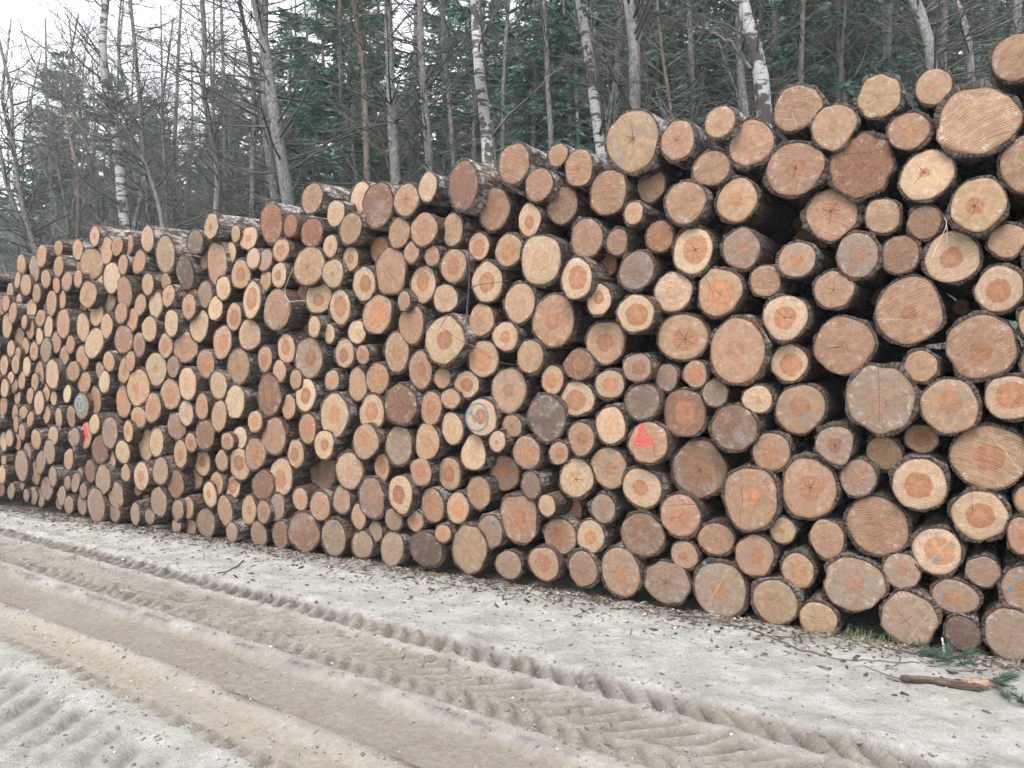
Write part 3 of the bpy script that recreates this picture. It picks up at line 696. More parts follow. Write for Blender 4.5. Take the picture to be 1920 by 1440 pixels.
def end_mesh(name, ev, ef, par, mat=WOOD):
    me = bpy.data.meshes.new(name)
    me.from_pydata(ev.tolist(), [], ef)
    me.materials.append(mat)
    me.polygons.foreach_set('use_smooth', [True] * len(ef))
    n_ = len(ev)
    add_attr(me, 'lp', par['lp']); add_attr(me, 'hp', par['hp'])
    for k in ('sap', 'heart', 'pa', 'pb'):
        add_attr(me, k, np.tile(np.asarray(par[k], float), (n_, 1)))
    me.update()
    return me

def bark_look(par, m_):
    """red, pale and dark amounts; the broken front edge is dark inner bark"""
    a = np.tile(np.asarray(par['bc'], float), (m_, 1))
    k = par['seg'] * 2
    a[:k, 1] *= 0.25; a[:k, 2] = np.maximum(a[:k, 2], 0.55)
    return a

def bark_mesh(name, bv, bf, par):
    me = bpy.data.meshes.new(name)
    me.from_pydata(bv.tolist(), [], bf)
    me.materials.append(BARK)
    me.polygons.foreach_set('use_smooth', [True] * len(bf))
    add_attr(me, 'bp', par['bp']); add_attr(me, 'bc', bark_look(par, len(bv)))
    me.update()
    return me

order = sorted(logs, key=lambda L: -L.area)
marked = [L for L in logs if any(ch in L.sty for ch in 'TBCUD')]
single = []
for L in marked + order:
    if L not in single and len(single) < 300: single.append(L)
sset = set(id(L) for L in single)
rest = [L for L in logs if id(L) not in sset] + fills

def find(px, py):
    return min(logs, key=lambda L: (L.px[0] - px) ** 2 + (L.px[1] - py) ** 2)

# --- labels: landmarks by their look, their neighbours by where they touch them, the others by look and place in the photo
LANDMARK = [
 (894, 779, 'pale log end with a blue circled 11 sprayed on it', 'blue circled 11 log'),
 (1215, 829, 'pinkish log end with a large red triangle sprayed on it', 'large red triangle log'),
 (1185, 264, 'large log on top with star crack and grey weathered right half', 'grey-sided star crack log on top'),
 (1832, 227, 'huge brown oval log end, torn and ridged by the saw, near top right', 'huge torn oval log'),
 (1614, 311, 'jagged dark red log end with torn fibres, upper right of the pile', 'jagged dark red log'),
 (1785, 482, 'pale log end with drop-shaped orange core and dark knot', 'drop-shaped core log'),
 (1704, 584, 'very large pinkish log end with strong parallel saw ridges and small red core', 'large saw-ridged log with small red core'),
 (1650, 750, 'big grey log end smeared white with dried resin', 'big resin-smeared grey log'),
 (905, 911, None, None),
 (1314, 877, 'big brown log end with red core and one pale vertical streak', 'brown log with pale streak'),
 (1281, 945, None, None),
 (1380, 658, 'largest smooth pinkish log end in the middle right of the pile', 'largest smooth pinkish log'),
 (995, 910, 'small log end with torn, splintered grey-white face jutting out', 'splintered grey-white log'),
 (981, 487, 'large pale egg-shaped log end with wavy rings and one dark crack', 'large pale egg-shaped log'),
 (868, 348, 'dark brown log end on top with pale slanting scar', 'dark brown log with slanting scar'),
 (508, 418, 'orange-brown unringed log end on top beside a smaller orange log', 'orange-brown top log'),
 (1265, 858, None, None),
 (830, 637, 'pale angular log end with orange core behind a thin bent twig', 'pale log behind the bent twig'),
 (798, 1030, 'dark grey muddy log end at the foot of the pile', 'dark grey muddy foot log'),
 (1355, 1106, 'big grey foot log with a blue dot near its upper edge', 'foot log with blue dot'),
 (1905, 105, 'reddish log end cut by the right edge, highest of the pile', 'highest log at the right edge'),
 (152, 760, 'grey log end with a faint teal ring sprayed on it, far left', 'faint teal ring log'),
 (161, 816, 'narrow log end with a small red triangle, far left', 'small red triangle log'),
]
size_word = lambda a: 'very large' if a > 13500 else 'large' if a > 8500 else 'medium' if a > 5000 else 'small' if a > 2400 else 'very small'
TONE_W = {'p': 'pale', 't': 'tan', 'k': 'pinkish', 'b': 'brown', 'g': 'greyish', 'd': 'dark grey', 'r': 'reddish'}
def feature(st):
    if 'x' in st: return 'cracked'
    if 'u' in st: return 'torn'
    if 'R' in st: return 'saw-ridged'
    if st[2] == 'o' and st[1] in '456': return 'orange-cored'
    if st[2] == 'o': return 'small-cored'
    return 'plain'
for L in single: L.label = None
lm = []
for x, y, lab, short in LANDMARK:
    if lab is None: continue
    L = find(x, y)
    if id(L) in sset and L.label is None:
        L.label = lab; lm.append((L, short))
DIRS = ['right of', 'upper right of', 'above', 'upper left of', 'left of', 'lower left of', 'below', 'lower right of']
ONES = 'zero one two three four five six seven eight nine ten eleven twelve thirteen fourteen fifteen sixteen seventeen eighteen nineteen'.split()
TENS = '0 0 twenty thirty forty fifty sixty seventy eighty ninety'.split()
def in_words(k):
    k = min(99, int(round(k)))
    return ONES[k] if k < 20 else TENS[k // 10] + ('-' + ONES[k % 10] if k % 10 else '')
for M, short in lm:
    best = {}
    for L in single:
        if L.label: continue
        dx, dy = (L.px[0] - M.px[0]), -(L.px[1] - M.px[1])
        gap = math.hypot(dx / ((L.w + M.w) / 2), dy / ((L.h + M.h) / 2))
        if gap > 1.22: continue
        k = int(round(math.atan2(dy, dx) / (PI / 4))) % 8
        if k not in best or gap < best[k][0]: best[k] = (gap, L)
    for k, (g_, L) in best.items():
        L.label = f"{size_word(L.area)} {TONE_W[L.sty[0]]} {feature(L.sty)} log {DIRS[k]} the {short}"
seen_lab = set()
for L in single:
    dot = ' with blue dot' if ('D' in L.sty and not (L.label and 'blue dot' in L.label)) else ''
    if L.label is None:
        L.label = f"{size_word(L.area)} {TONE_W[L.sty[0]]} {feature(L.sty)} log{dot}, {in_words(L.px[0] / 19.2)} percent across, {in_words(L.px[1] / 14.4)} percent down the photo"
    if L.label in seen_lab: print('SAME LABEL', L.label)
    seen_lab.add(L.label)

ROTZ = -PHI
RINGS = [0.0, 0.025, 0.09, 0.20, 0.38, 0.65, 1.1, 1.9, LOG_LEN]
for L in single:
    seg = 36 if L.area > 4500 else 26
    bv, bf, ev, ef, par = log_geometry(L, seg, RINGS, [0, 0.22, 0.45, 0.68, 0.86, 0.95, 1.0])
    e = link('log', None, None, (L.c[0], L.c[1], L.c[2] - L.b), (0, 0, ROTZ))
    e.empty_display_size = 0.1
    tag(e, L.label, 'log', 'logs stacked in the timber pile')
    bv[:, 2] += L.b; ev[:, 2] += L.b
    link('bark', bark_mesh('bark', bv, bf, par), e)
    L.end = link('cut_end', end_mesh('cut_end', ev, ef, par), e)
    L.obj = e

# all smaller ends of the pile, too many to single out
SV, SF, SM, at_ = [], [], [], {k: [] for k in ('lp', 'hp', 'sap', 'heart', 'pa', 'pb', 'bp', 'bc')}
nv_ = 0
Rz = np.array([[math.cos(ROTZ), -math.sin(ROTZ), 0], [math.sin(ROTZ), math.cos(ROTZ), 0], [0, 0, 1]])
for L in rest:
    seg = 18 if L.area < 1500 else 22
    bv, bf, ev, ef, par = log_geometry(L, seg, [0.0, 0.03, 0.12, 0.4, 1.2, LOG_LEN], [0, 0.4, 0.75, 0.95, 1.0])
    for vv_, ff_, mi in ((bv, bf, 0), (ev, ef, 1)):
        SV.append(vv_ @ Rz.T + L.c)
        SF.extend(tuple(i + nv_ for i in f) for f in ff_)
        SM.extend([mi] * len(ff_))
        k_ = len(vv_); nv_ += k_
        z3 = np.zeros((k_, 3))
        at_['lp'].append(np.array(par['lp']) if mi else z3); at_['hp'].append(np.array(par['hp']) if mi else z3)
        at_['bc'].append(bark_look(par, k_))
        for k in ('sap', 'heart', 'pa', 'pb'): at_[k].append(np.tile(np.asarray(par[k], float), (k_, 1)))
        at_['bp'].append(z3 if mi else np.array(par['bp']))
me = bpy.data.meshes.new('log_stack')
me.from_pydata(np.concatenate(SV).tolist(), [], SF)
me.materials.append(BARK); me.materials.append(WOOD)
me.polygons.foreach_set('material_index', SM)
me.polygons.foreach_set('use_smooth', [True] * len(SF))
for k in at_: add_attr(me, k, np.concatenate(at_[k]))
me.update()
tag(link('log_stack', me), 'mass of smaller log ends filling the far left and the gaps of the pile', 'logs', None, 'stuff')

# --- sprayed marks: strokes lying on the sawn end they mark
def stroke_mesh(L, strokes, mat, width):
    """strokes: list of polylines in photograph pixels, laid on the log's own end plane"""
    mb = MB()
    o = np.array(L.obj.location)
    Ri = Rz.T
    for k, pl in enumerate(strokes):
        pts = []
        for (x, y) in pl:
            p = face_point(x, y, L.back) - o
            q = Ri @ p
            pts.append((q[0], q[2]))
        pts = np.array(pts)
        # resample
        seg_ = np.linalg.norm(np.diff(pts, axis=0), axis=1); s = np.concatenate([[0], np.cumsum(seg_)])
        m = max(3, int(s[-1] / 0.006))
        ss = np.linspace(0, s[-1], m)
        xs, zs = np.interp(ss, s, pts[:, 0]), np.interp(ss, s, pts[:, 1])
        t = np.stack([np.gradient(xs), np.gradient(zs)], -1); t /= np.maximum(np.linalg.norm(t, axis=1, keepdims=True), 1e-9)
        nn = np.stack([-t[:, 1], t[:, 0]], -1)
        w = width * (1 + rng.normal(0, 0.12, m))
        y = np.array([surf_y(L, a, b) for a, b in zip(xs, zs)]) - 0.0022 - 0.0006 * k
        A = np.stack([xs + nn[:, 0] * w, y, zs + nn[:, 1] * w], -1); B = np.stack([xs - nn[:, 0] * w, y, zs - nn[:, 1] * w], -1)
        v = np.concatenate([A, B])
        mb.add(v, [(i, i + 1, m + i + 1, m + i) for i in range(m - 1)])
    return mb.mesh('paint_mark', [mat], smooth=False)

def surf_y(L, x, z):
    """front-most y of the sawn end near a point (local frame of the log)"""
    me = L.end.data
    if not hasattr(L, '_co'):
        co = np.empty(len(me.vertices) * 3); me.vertices.foreach_get('co', co); L._co = co.reshape(-1, 3)
        A = np.c_[L._co[:, 0], L._co[:, 2], np.ones(len(L._co))]
        L._fit = np.linalg.lstsq(A[:-36], L._co[:-36, 1], rcond=None)[0]
    return L._fit[0] * x + L._fit[1] * z + L._fit[2] - 0.0022

def ell(cx, cy, rx, ry, n_=28, a0=0.0):
    return [(cx + rx * math.cos(a0 + i * 2 * PI / n_), cy + ry * math.sin(a0 + i * 2 * PI / n_)) for i in range(n_ + 1)]
L11 = find(901, 779)
link('paint_mark', stroke_mesh(L11, [ell(895.5, 782, 19.5, 26), [(881.5, 778), (886, 770), (890.5, 796)], [(896.5, 770), (900.5, 795)]], BLUE_PAINT, 0.0056), L11.obj)
LT = find(1215, 829)
link('paint_mark', stroke_mesh(LT, [[(1203, 795), (1189, 833), (1226, 833), (1203, 795)], [(1205, 797), (1191, 832)], [(1204, 797), (1224, 831)], [(1200, 812), (1206, 818), (1198, 825), (1207, 826)], [(1211, 818), (1215, 826), (1209, 827), (1211, 818)]], RED_PAINT, 0.0074), LT.obj)
LU = find(161, 816)
link('paint_mark', stroke_mesh(LU, [[(158, 796), (154.5, 819), (166, 820), (158, 796)], [(158.5, 799), (160, 818)], [(157, 812), (164, 815)]], RED_PAINT, 0.020), LU.obj)
LC = find(152, 760)
link('paint_mark', stroke_mesh(LC, [ell(151, 757, 7.5, 13), [(147, 755), (149, 749), (151, 764)], [(152, 753), (154, 749), (156, 764)]], TEAL_PAINT, 0.009), LC.obj)
for (x, y, r_) in ((1895, 1103, 4.0), (1322, 1057, 3.6), (926, 981, 3.2), (629, 980, 3.0)):
    Ld = min((L for L in logs if 'D' in L.sty), key=lambda L: (L.px[0] - x) ** 2 + (L.px[1] - y) ** 2)
    if id(Ld) in sset:
        link('paint_mark', stroke_mesh(Ld, [ell(x, y, r_ * 0.5, r_ * 0.6, 8), [(x - 1, y), (x + 1, y + r_)]], BLUE_PAINT, 0.008), Ld.obj)
# ------------------------------------------------------------------ the wood behind the pile
class QB:
    """quads only, kept as arrays so that thousands of twigs build fast"""
    tmpl = {}
    def __init__(self):
        self.v, self.q, self.n = [], [], 0
    def tube(self, pts, rad, sides=3):
        pts = np.asarray(pts, float); k = len(pts)
        t = np.empty_like(pts)
        t[1:-1] = pts[2:] - pts[:-2]; t[0] = pts[1] - pts[0]; t[-1] = pts[-1] - pts[-2]
        t /= np.sqrt((t * t).sum(1, keepdims=True)) + 1e-9
        r0, r1, r2 = (0.31, 0.17, 0.93) if abs(t[0, 0] * 0.31 + t[0, 1] * 0.17 + t[0, 2] * 0.93) < 0.9 else (0.9, 0.3, 0.1)
        x, y, z = t[:, 0], t[:, 1], t[:, 2]
        a = np.empty_like(pts); a[:, 0] = y * r2 - z * r1; a[:, 1] = z * r0 - x * r2; a[:, 2] = x * r1 - y * r0
        a /= np.sqrt((a * a).sum(1, keepdims=True)) + 1e-9
        b = np.empty_like(pts); b[:, 0] = y * a[:, 2] - z * a[:, 1]; b[:, 1] = z * a[:, 0] - x * a[:, 2]; b[:, 2] = x * a[:, 1] - y * a[:, 0]
        th = np.arange(sides) * 2 * PI / sides
        r = np.broadcast_to(np.asarray(rad, float), (k,))[:, None, None]
        ring = (a[:, None] * np.cos(th)[None, :, None] + b[:, None] * np.sin(th)[None, :, None]) * r
        self.v.append((pts[:, None] + ring).reshape(-1, 3))
        key = (k, sides)
        if key not in QB.tmpl:
            i, j = np.meshgrid(np.arange(k - 1), np.arange(sides), indexing='ij')
            j2 = (j + 1) % sides
            QB.tmpl[key] = np.stack([i * sides + j, i * sides + j2, (i + 1) * sides + j2, (i + 1) * sides + j], -1).reshape(-1, 4)
        self.q.append(QB.tmpl[key] + self.n)
        self.n += k * sides
    def quads(self, P):
        """P: (m,4,3)"""
        m = len(P)
        self.v.append(P.reshape(-1, 3))
        self.q.append(np.arange(m * 4).reshape(m, 4) + self.n)
        self.n += m * 4
    def arrays(self):
        return (np.concatenate(self.v), np.concatenate(self.q)) if self.v else (np.zeros((0, 3)), np.zeros((0, 4), int))

def quad_mesh(name, v, q, mat, smooth=True):
    me = bpy.data.meshes.new(name)
    me.vertices.add(len(v)); me.vertices.foreach_set('co', v.astype(np.float32).ravel())
    me.loops.add(q.size); me.loops.foreach_set('vertex_index', q.astype(np.int32).ravel())
    me.polygons.add(len(q))
    me.polygons.foreach_set('loop_start', np.arange(0, q.size, 4, dtype=np.int32))
    me.polygons.foreach_set('loop_total', np.full(len(q), 4, np.int32))
    me.update(calc_edges=True)
    if smooth: me.polygons.foreach_set('use_smooth', [True] * len(q))
    me.materials.append(mat)
    return me

def conifer_bark():
    n = NT('grey_trunk_bark')
    p = n.obj_coord(); rnd = n.obj_random()
    q = n.vmath('ADD', n.vmath('MULTIPLY', p, (1, 1, 0.45)), n.comb(n.math('MULTIPLY', rnd, 40.0), 0.0, 0.0))
    a = n.noise(q, 26, 5, 0.75); b = n.noise(n.vmath('MULTIPLY', p, (1, 1, 0.5)), 3, 3, 0.6)
    c = n.ramp(a, [(0.32, (0.045, 0.043, 0.041)), (0.5, (0.125, 0.122, 0.117)), (0.68, (0.26, 0.257, 0.25))])
    c = n.mix(n.smooth(b, 0.48, 0.72, 0, 0.35), c, (0.12, 0.14, 0.12))
    c = n.mix(n.math('MULTIPLY', n.smooth(rnd, 0.82, 0.95), 0.4), c, (0.22, 0.145, 0.105))
    n.bump(a, 0.02, 0.8)
    return n.done(c, 0.95)

def birch_bark():
    n = NT('birch_bark')
    p = n.obj_coord(); rnd = n.obj_random()
    sh = n.comb(0.0, 0.0, n.math('MULTIPLY', rnd, 30.0))
    band_ = n.noise(n.vmath('ADD', n.vmath('MULTIPLY', p, (1.6, 1.6, 9.0)), sh), 1.0, 4, 0.62)
    patch = n.noise(n.vmath('ADD', n.vmath('MULTIPLY', p, (3.0, 3.0, 3.0)), sh), 1.0, 4, 0.6)
    f = n.noise(p, 60, 3, 0.7)
    c = n.mix(n.smooth(f, 0.3, 0.7), (0.18, 0.18, 0.175), (0.35, 0.35, 0.345))
    c = n.mix(n.smooth(band_, 0.51, 0.57), c, (0.055, 0.05, 0.045))
    c = n.mix(n.smooth(patch, 0.53, 0.58), c, (0.045, 0.042, 0.038))
    n.bump(n.math('ADD', f, n.math('MULTIPLY', patch, -2.0)), 0.01, 0.6)
    return n.done(c, 0.8)

def twig_bark(name, stops):
    n = NT(name)
    p = n.obj_coord()
    c = n.ramp(n.noise(p, 1.7, 3, 0.6), stops)
    return n.done(c, 0.95)

def needles_mat(name, dark, light):
    n = NT(name)
    p = n.obj_coord(); rnd = n.obj_random()
    c = n.mix(n.smooth(n.noise(p, 2.2, 4, 0.65), 0.34, 0.66), dark, light)
    c = n.mix(n.math('MULTIPLY', rnd, 0.3), c, (0.045, 0.085, 0.070))
    return n.done(c, 0.75)

TRUNK, BIRCH = conifer_bark(), birch_bark()
TWIG = twig_bark('twig_bark', [(0.32, (0.036, 0.034, 0.032)), (0.55, (0.078, 0.074, 0.069)), (0.72, (0.14, 0.134, 0.125))])
TWIG2 = twig_bark('pale_twig_bark', [(0.32, (0.08, 0.08, 0.078)), (0.55, (0.15, 0.148, 0.142)), (0.72, (0.22, 0.215, 0.205))])
NEEDLE = needles_mat('spruce_needles', (0.040, 0.108, 0.082), (0.100, 0.215, 0.160))
NEEDLE2 = needles_mat('pine_needles', (0.058, 0.135, 0.098), (0.120, 0.235, 0.165))

def grow(R, p, d, length, n_, up, wig):
    d = np.array(d, float); d /= math.sqrt(d @ d)
    s = length / n_
    wv = R.normal(0, wig, (n_, 3)); wv[:, 2] += up / n_
    D = np.empty((n_ + 1, 3)); D[0] = p
    for i in range(n_):
        d = d + wv[i]
        d /= math.sqrt(d @ d)
        D[i + 1] = d * s
    return np.cumsum(D, axis=0)

def twigs_on(R, qb, pts, r0, count, lmin, lmax, up, sub=0, spread=0.9, tip=0.0036):
    k = len(pts)
    for _ in range(count):
        f = R.uniform(0.12, 0.99) * (k - 1)
        i = min(int(f), k - 2)
        p = pts[i] + (pts[i + 1] - pts[i]) * (f - i)
        t = pts[i + 1] - pts[i]; t = t / max(np.linalg.norm(t), 1e-6)
        d = t * R.uniform(0.4, 1.0) + R.normal(0, spread, 3) * np.array([1, 1, 0.6])
        L = R.uniform(lmin, lmax) * (1.15 - 0.5 * f / (k - 1))
        tw = grow(R, p, d, L, 3, up, 0.16)
        ra = max(r0 * 0.42 * (1 - 0.5 * f / (k - 1)), tip * 1.25)
        qb.tube(tw, np.linspace(ra, tip, 4), 3)
        if sub: twigs_on(R, qb, tw, ra, sub, lmin * 0.4, lmax * 0.5, up, 0, spread, tip * 0.9)

def trunk_tube(R, pts, r0, top=0.25, sides=10, bumpy=0.06):
    pts = np.asarray(pts, float)
    seg = np.linalg.norm(np.diff(pts, axis=0), axis=1); s = np.concatenate([[0], np.cumsum(seg)])
    m = 30
    ss = np.linspace(0, s[-1], m)
    P = np.stack([np.interp(ss, s, pts[:, i]) for i in range(3)], -1)
    for i in range(2): P[1:-1] = P[1:-1] * 0.5 + (P[:-2] + P[2:]) * 0.25
    P[1:, :2] += np.cumsum(R.normal(0, 0.006, (m - 1, 2)), axis=0)
    x = ss / s[-1]
    rad = r0 * (1 - (1 - top) * x) * (1 + R.normal(0, bumpy * 0.5, m))
    rad[0] *= 1.35; rad[1] *= 1.1
    qb = QB(); qb.tube(P, rad, sides)
    return qb, P, rad

def point_on(P, rad, z):
    i = int(np.clip(np.searchsorted(P[:, 2], z) - 1, 0, len(P) - 2))
    f = (z - P[i, 2]) / max(P[i + 1, 2] - P[i, 2], 1e-6)
    return P[i] + (P[i + 1] - P[i]) * f, rad[i]

def conifer_branches(R, P, rad, z0, z1, step, lmax, per, twigs, sub=1, rise=(-0.15, 0.35), bent=0.5):
    qb = QB(); z = z0
    while z < z1:
        x = (z - z0) / (z1 - z0)
        for _ in range(R.integers(per[0], per[1] + 1)):
            a = R.uniform(0, 2 * PI)
            p, r = point_on(P, rad, z + R.uniform(-0.08, 0.08))
            L = lmax * (0.55 + 0.6 * R.random()) * (1.0 - 0.6 * x) * (0.35 + 0.65 * min(1, 0.3 + x * 3))
            d = (math.cos(a), math.sin(a), R.uniform(*rise))
            b = grow(R, p, d, L, 5, bent * R.uniform(0.0, 1.0), 0.09)
            br = max(0.006, min(r * 0.24, 0.006 * L + 0.007))
            qb.tube(b, np.linspace(br * 1.15, 0.0045, 6), 4)
            twigs_on(R, qb, b, br, int(twigs * L), 0.15, 0.55, 0.25, sub)
        z += step * R.uniform(0.7, 1.3)
    return qb

def leafless_branches(R, P, rad, z0, z1, count, lmax, twigs, sub=2, lift=(0.3, 1.0), bent=0.5):
    qb = QB()
    for _ in range(count):
        z = R.uniform(z0, z1)
        a = R.uniform(0, 2 * PI)
        p, r = point_on(P, rad, z)
        L = lmax * R.uniform(0.4, 1.0) * (1.05 - 0.5 * (z - z0) / (z1 - z0))
        b = grow(R, p, (math.cos(a), math.sin(a), R.uniform(*lift)), L, 7, bent * R.uniform(-0.4, 1), 0.14)
        br = min(r * 0.45, 0.009 * L + 0.008)
        qb.tube(b, np.linspace(br, 0.004, 8), 4)
        twigs_on(R, qb, b, br, int(twigs * L), 0.3, 1.0, 0.3, sub)
    return qb

def spruce_foliage(R, P, rad, z0, H, lmax, step, dens, droop=-0.35, tuft=0.26):
    qb, fol = QB(), []
    z = z0
    while z < H - 0.2:
        x = (z - z0) / (H - z0)
        for _ in range(R.integers(4, 7)):
            a = R.uniform(0, 2 * PI)
            p, r = point_on(P, rad, z)
            L = lmax * (1 - x) ** 0.8 * R.uniform(0.6, 1.1) + 0.2
            b = grow(R, p, (math.cos(a), math.sin(a), 0.12), L, 5, droop * R.uniform(0.5, 1.3), 0.06)
            qb.tube(b, np.linspace(max(0.006, 0.007 * L + 0.004), 0.003, 6), 3)
            m = int(dens * L) + 3
            f = R.uniform(0.12, 1.0, m) * 5
            i = np.minimum(f.astype(int), 4)
            c = b[i] + (b[i + 1] - b[i]) * (f - i)[:, None]
            t = b[i + 1] - b[i]; t /= np.linalg.norm(t, axis=1, keepdims=True)
            side = np.cross(t, np.array([0, 0, 1.0])) * R.choice([-1, 1], m)[:, None]
            d = t * R.uniform(0.2, 0.9, m)[:, None] + side * R.uniform(0.3, 1.0, m)[:, None] + np.array([0, 0, -0.35]) * R.uniform(0, 1.4, m)[:, None] + R.normal(0, 0.15, (m, 3))
            d /= np.linalg.norm(d, axis=1, keepdims=True)
            ln = tuft * R.uniform(0.5, 1.25, m)[:, None]
            w = np.cross(d, R.normal(0, 1, (m, 3))); w /= np.maximum(np.linalg.norm(w, axis=1, keepdims=True), 1e-6)
            w = w * (0.020 + 0.020 * R.random(m))[:, None] * tuft / 0.26
            fol.append(np.stack([c - w * 0.5, c + d * ln * 0.55 - w, c + d * ln, c + d * ln * 0.5 + w], 1))
        z += step * R.uniform(0.75, 1.25)
    fq = QB(); fq.quads(np.concatenate(fol))
    return qb, fq

def back_of_pile(p):
    return (p[0] - FOOT_L[0]) * NRM[0] + (p[1] - FOOT_L[1]) * NRM[1]

def min_depth(px):
    d = ray(px, HOR)
    t = ((FOOT_L - np.array([0, 0, 0])) @ NRM * 1.0 + 4.4) / (d @ NRM)
    return t

# ---- trees of the front rank, each traced where it stands ------------------------------------------------------------
def front_tree(kind, extra, line, wpx, label, seed, H=15.0, group=None, **kw):
    """line: points of the stem in the photograph from low to high; wpx: stem width there"""
    R = np.random.default_rng(seed)
    dep = min_depth(line[0][0]) + extra
    pts = [at(x, y, dep) for x, y in line]
    for i in range(len(pts)): pts[i][1] += (R.normal(0, 0.25) if i else 0)
    low = pts[0]; dirn = (pts[0] - pts[1]); dirn = dirn / abs(dirn[2]) if abs(dirn[2]) > 0.2 else np.array([0, 0, -1.0])
    base = low + np.array([dirn[0] * 0.5, dirn[1] * 0.5, -1]) * low[2]
    base[2] = -0.1
    hi = pts[-1]
    if hi[2] < H:
        dt = (pts[-1] - pts[-2]); dt = dt / max(dt[2], 0.3)
        pts.append(hi + dt * (H - hi[2]) * np.array([0.7, 0.7, 1.0]))
    r0 = wpx * dep / F_PX / 2
    full = np.array([base] + pts)
    rel = full - np.array([base[0], base[1], 0])
    name = {'birch': 'birch_tree', 'conifer': 'conifer_tree', 'oak': 'broadleaf_tree'}[kind]
    e = link(name, None, None, (base[0], base[1], 0))
    tag(e, label, 'tree', group or 'trees standing right behind the pile')
    qb, P, rad = trunk_tube(R, rel, r0 * 1.12, kw.get('top', 0.3), 12)
    link('trunk', quad_mesh('trunk', *qb.arrays(), BIRCH if kind == 'birch' else TRUNK), e)
    zl = max(1.6, low[2] - 1.0)
    if kind == 'conifer':
        b = conifer_branches(R, P, rad, zl, H - 0.5, kw.get('step', 0.30), kw.get('lmax', 2.0), kw.get('per', (2, 4)), kw.get('twigs', 5), 2, kw.get('rise', (-0.15, 0.45)))
    elif kind == 'birch':
        b = leafless_branches(R, P, rad, zl + 1.0, H - 0.5, kw.get('count', 26), kw.get('lmax', 2.2), 4, 3, (0.4, 1.2), -0.2)
    else:
        b = leafless_branches(R, P, rad, zl, H - 0.5, kw.get('count', 34), kw.get('lmax', 3.2), 4, 3, (0.0, 0.9), 0.5)
    for lim in kw.get('limbs', []):
        L = [at(x, y, dep + 0.5 * i / len(lim) - 0.2) - np.array([base[0], base[1], 0]) for i, (x, y) in enumerate(lim)]
        L = np.array(L)
        ss = np.linspace(0, len(L) - 1, len(L) * 3)
        L = np.stack([np.interp(ss, np.arange(len(L)), L[:, i]) for i in range(3)], -1) + R.normal(0, 0.015, (len(ss), 3))
        lr = kw.get('limb_r', 0.035)
        b.tube(L, np.linspace(lr, lr * 0.3, len(L)), 5)
        twigs_on(R, b, L, lr * 0.7, int(4 * len(lim)), 0.4, 1.3, 0.3, 3)
    if b.v: link('crown', quad_mesh('crown', *b.arrays(), TWIG), e)
    return e

front_tree('birch', 1.2, [(237, 430), (226, 370), (216, 290), (208, 210), (202, 120), (190, 0)], 24, 'white birch with fine dark bands standing behind the low end of the pile', 1, lmax=2.4)
front_tree('oak', 0.6, [(308, 425), (293, 360), (267, 283), (247, 240), (222, 217), (178, 182), (105, 105), (40, 60)], 12, 'dark crooked tree arching over beside the finely banded birch', 2, H=8.5, top=0.2, lmax=2.4, count=30,
           limbs=[[(225, 225), (160, 205), (110, 182), (60, 160), (0, 137), (-60, 110)], [(262, 275), (228, 250), (200, 262), (160, 250), (120, 200), (60, 110), (30, 30)]], limb_r=0.03)
front_tree('conifer', 2.4, [(405, 398), (398, 300), (394, 180), (386, 90), (384, 0)], 15, 'slim pale grey conifer behind the log with the bright top edge', 3, lmax=2.4)
front_tree('conifer', 1.0, [(546, 372), (528, 270), (512, 180), (494, 80), (478, 0)], 29, 'thick grey leaning trunk with long dark dead branches', 4, lmax=3.4, per=(2, 4), rise=(-0.1, 0.5))
front_tree('conifer', 2.6, [(520, 380), (512, 300), (505, 200), (500, 100), (498, 0)], 22, 'straight grey trunk half hidden by the thick leaning one', 5, lmax=2.4)
front_tree('conifer', 3.0, [(470, 390), (466, 250), (462, 120), (458, 0)], 13, 'thin dark conifer stem next to the thick leaning trunk', 6, lmax=2.2)
front_tree('conifer', 3.4, [(282, 415), (272, 280), (262, 160), (254, 40)], 12, 'thin pale stem rising through the crooked dark tree', 7, lmax=2.0)
front_tree('oak', 1.6, [(66, 460), (46, 400), (18, 300), (4, 220), (-12, 120)], 14, 'dark stem leaning off the edge, lowest end of the pile', 8, H=10, count=26, lmax=2.6)
front_tree('birch', 1.9, [(64, 455), (46, 395), (30, 300), (20, 200), (10, 80)], 11, 'thin white birch between two dark leaning stems', 9, H=12, count=22)
front_tree('oak', 1.3, [(70, 460), (58, 410), (44, 340), (32, 260), (24, 180), (8, 90)], 13, 'dark stem leaning on the thin white birch', 10, H=11, count=30, lmax=2.8)
front_tree('conifer', 2.2, [(746, 335), (738, 230), (730, 110), (726, 0)], 24, 'pale grey trunk with peeling stripe, first before the dark knotty one', 11, lmax=2.6, per=(2, 4))
front_tree('conifer', 2.0, [(808, 318), (800, 230), (790, 130), (784, 50), (786, 0)], 19, 'dark knotty trunk with ragged bark before the black-blotched birch', 12, lmax=2.0)
front_tree('birch', 1.0, [(911, 305), (904, 220), (894, 130), (888, 60), (885, 0)], 27, 'birch blotched black and white in the middle of the wood', 13, count=16)
front_tree('birch', 1.6, [(1128, 285), (1114, 200), (1100, 100), (1084, 40), (1068, 0)], 23, 'slanting whitish birch beside the star-cracked top log', 14, count=18)
front_tree('conifer', 2.0, [(1186, 215), (1184, 120), (1181, 40), (1180, 0)], 28, 'stout grey conifer with a whorl of rising dead branches behind the star-cracked log', 15, lmax=2.6, per=(3, 5), step=0.34, rise=(0.2, 0.9))
front_tree('birch', 1.6, [(1432, 205), (1426, 130), (1414, 60), (1404, 0)], 34, 'thickest birch with large black scars at its foot', 16, count=14,
           limbs=[[(1412, 130), (1385, 95), (1360, 72), (1330, 62)]], limb_r=0.03)
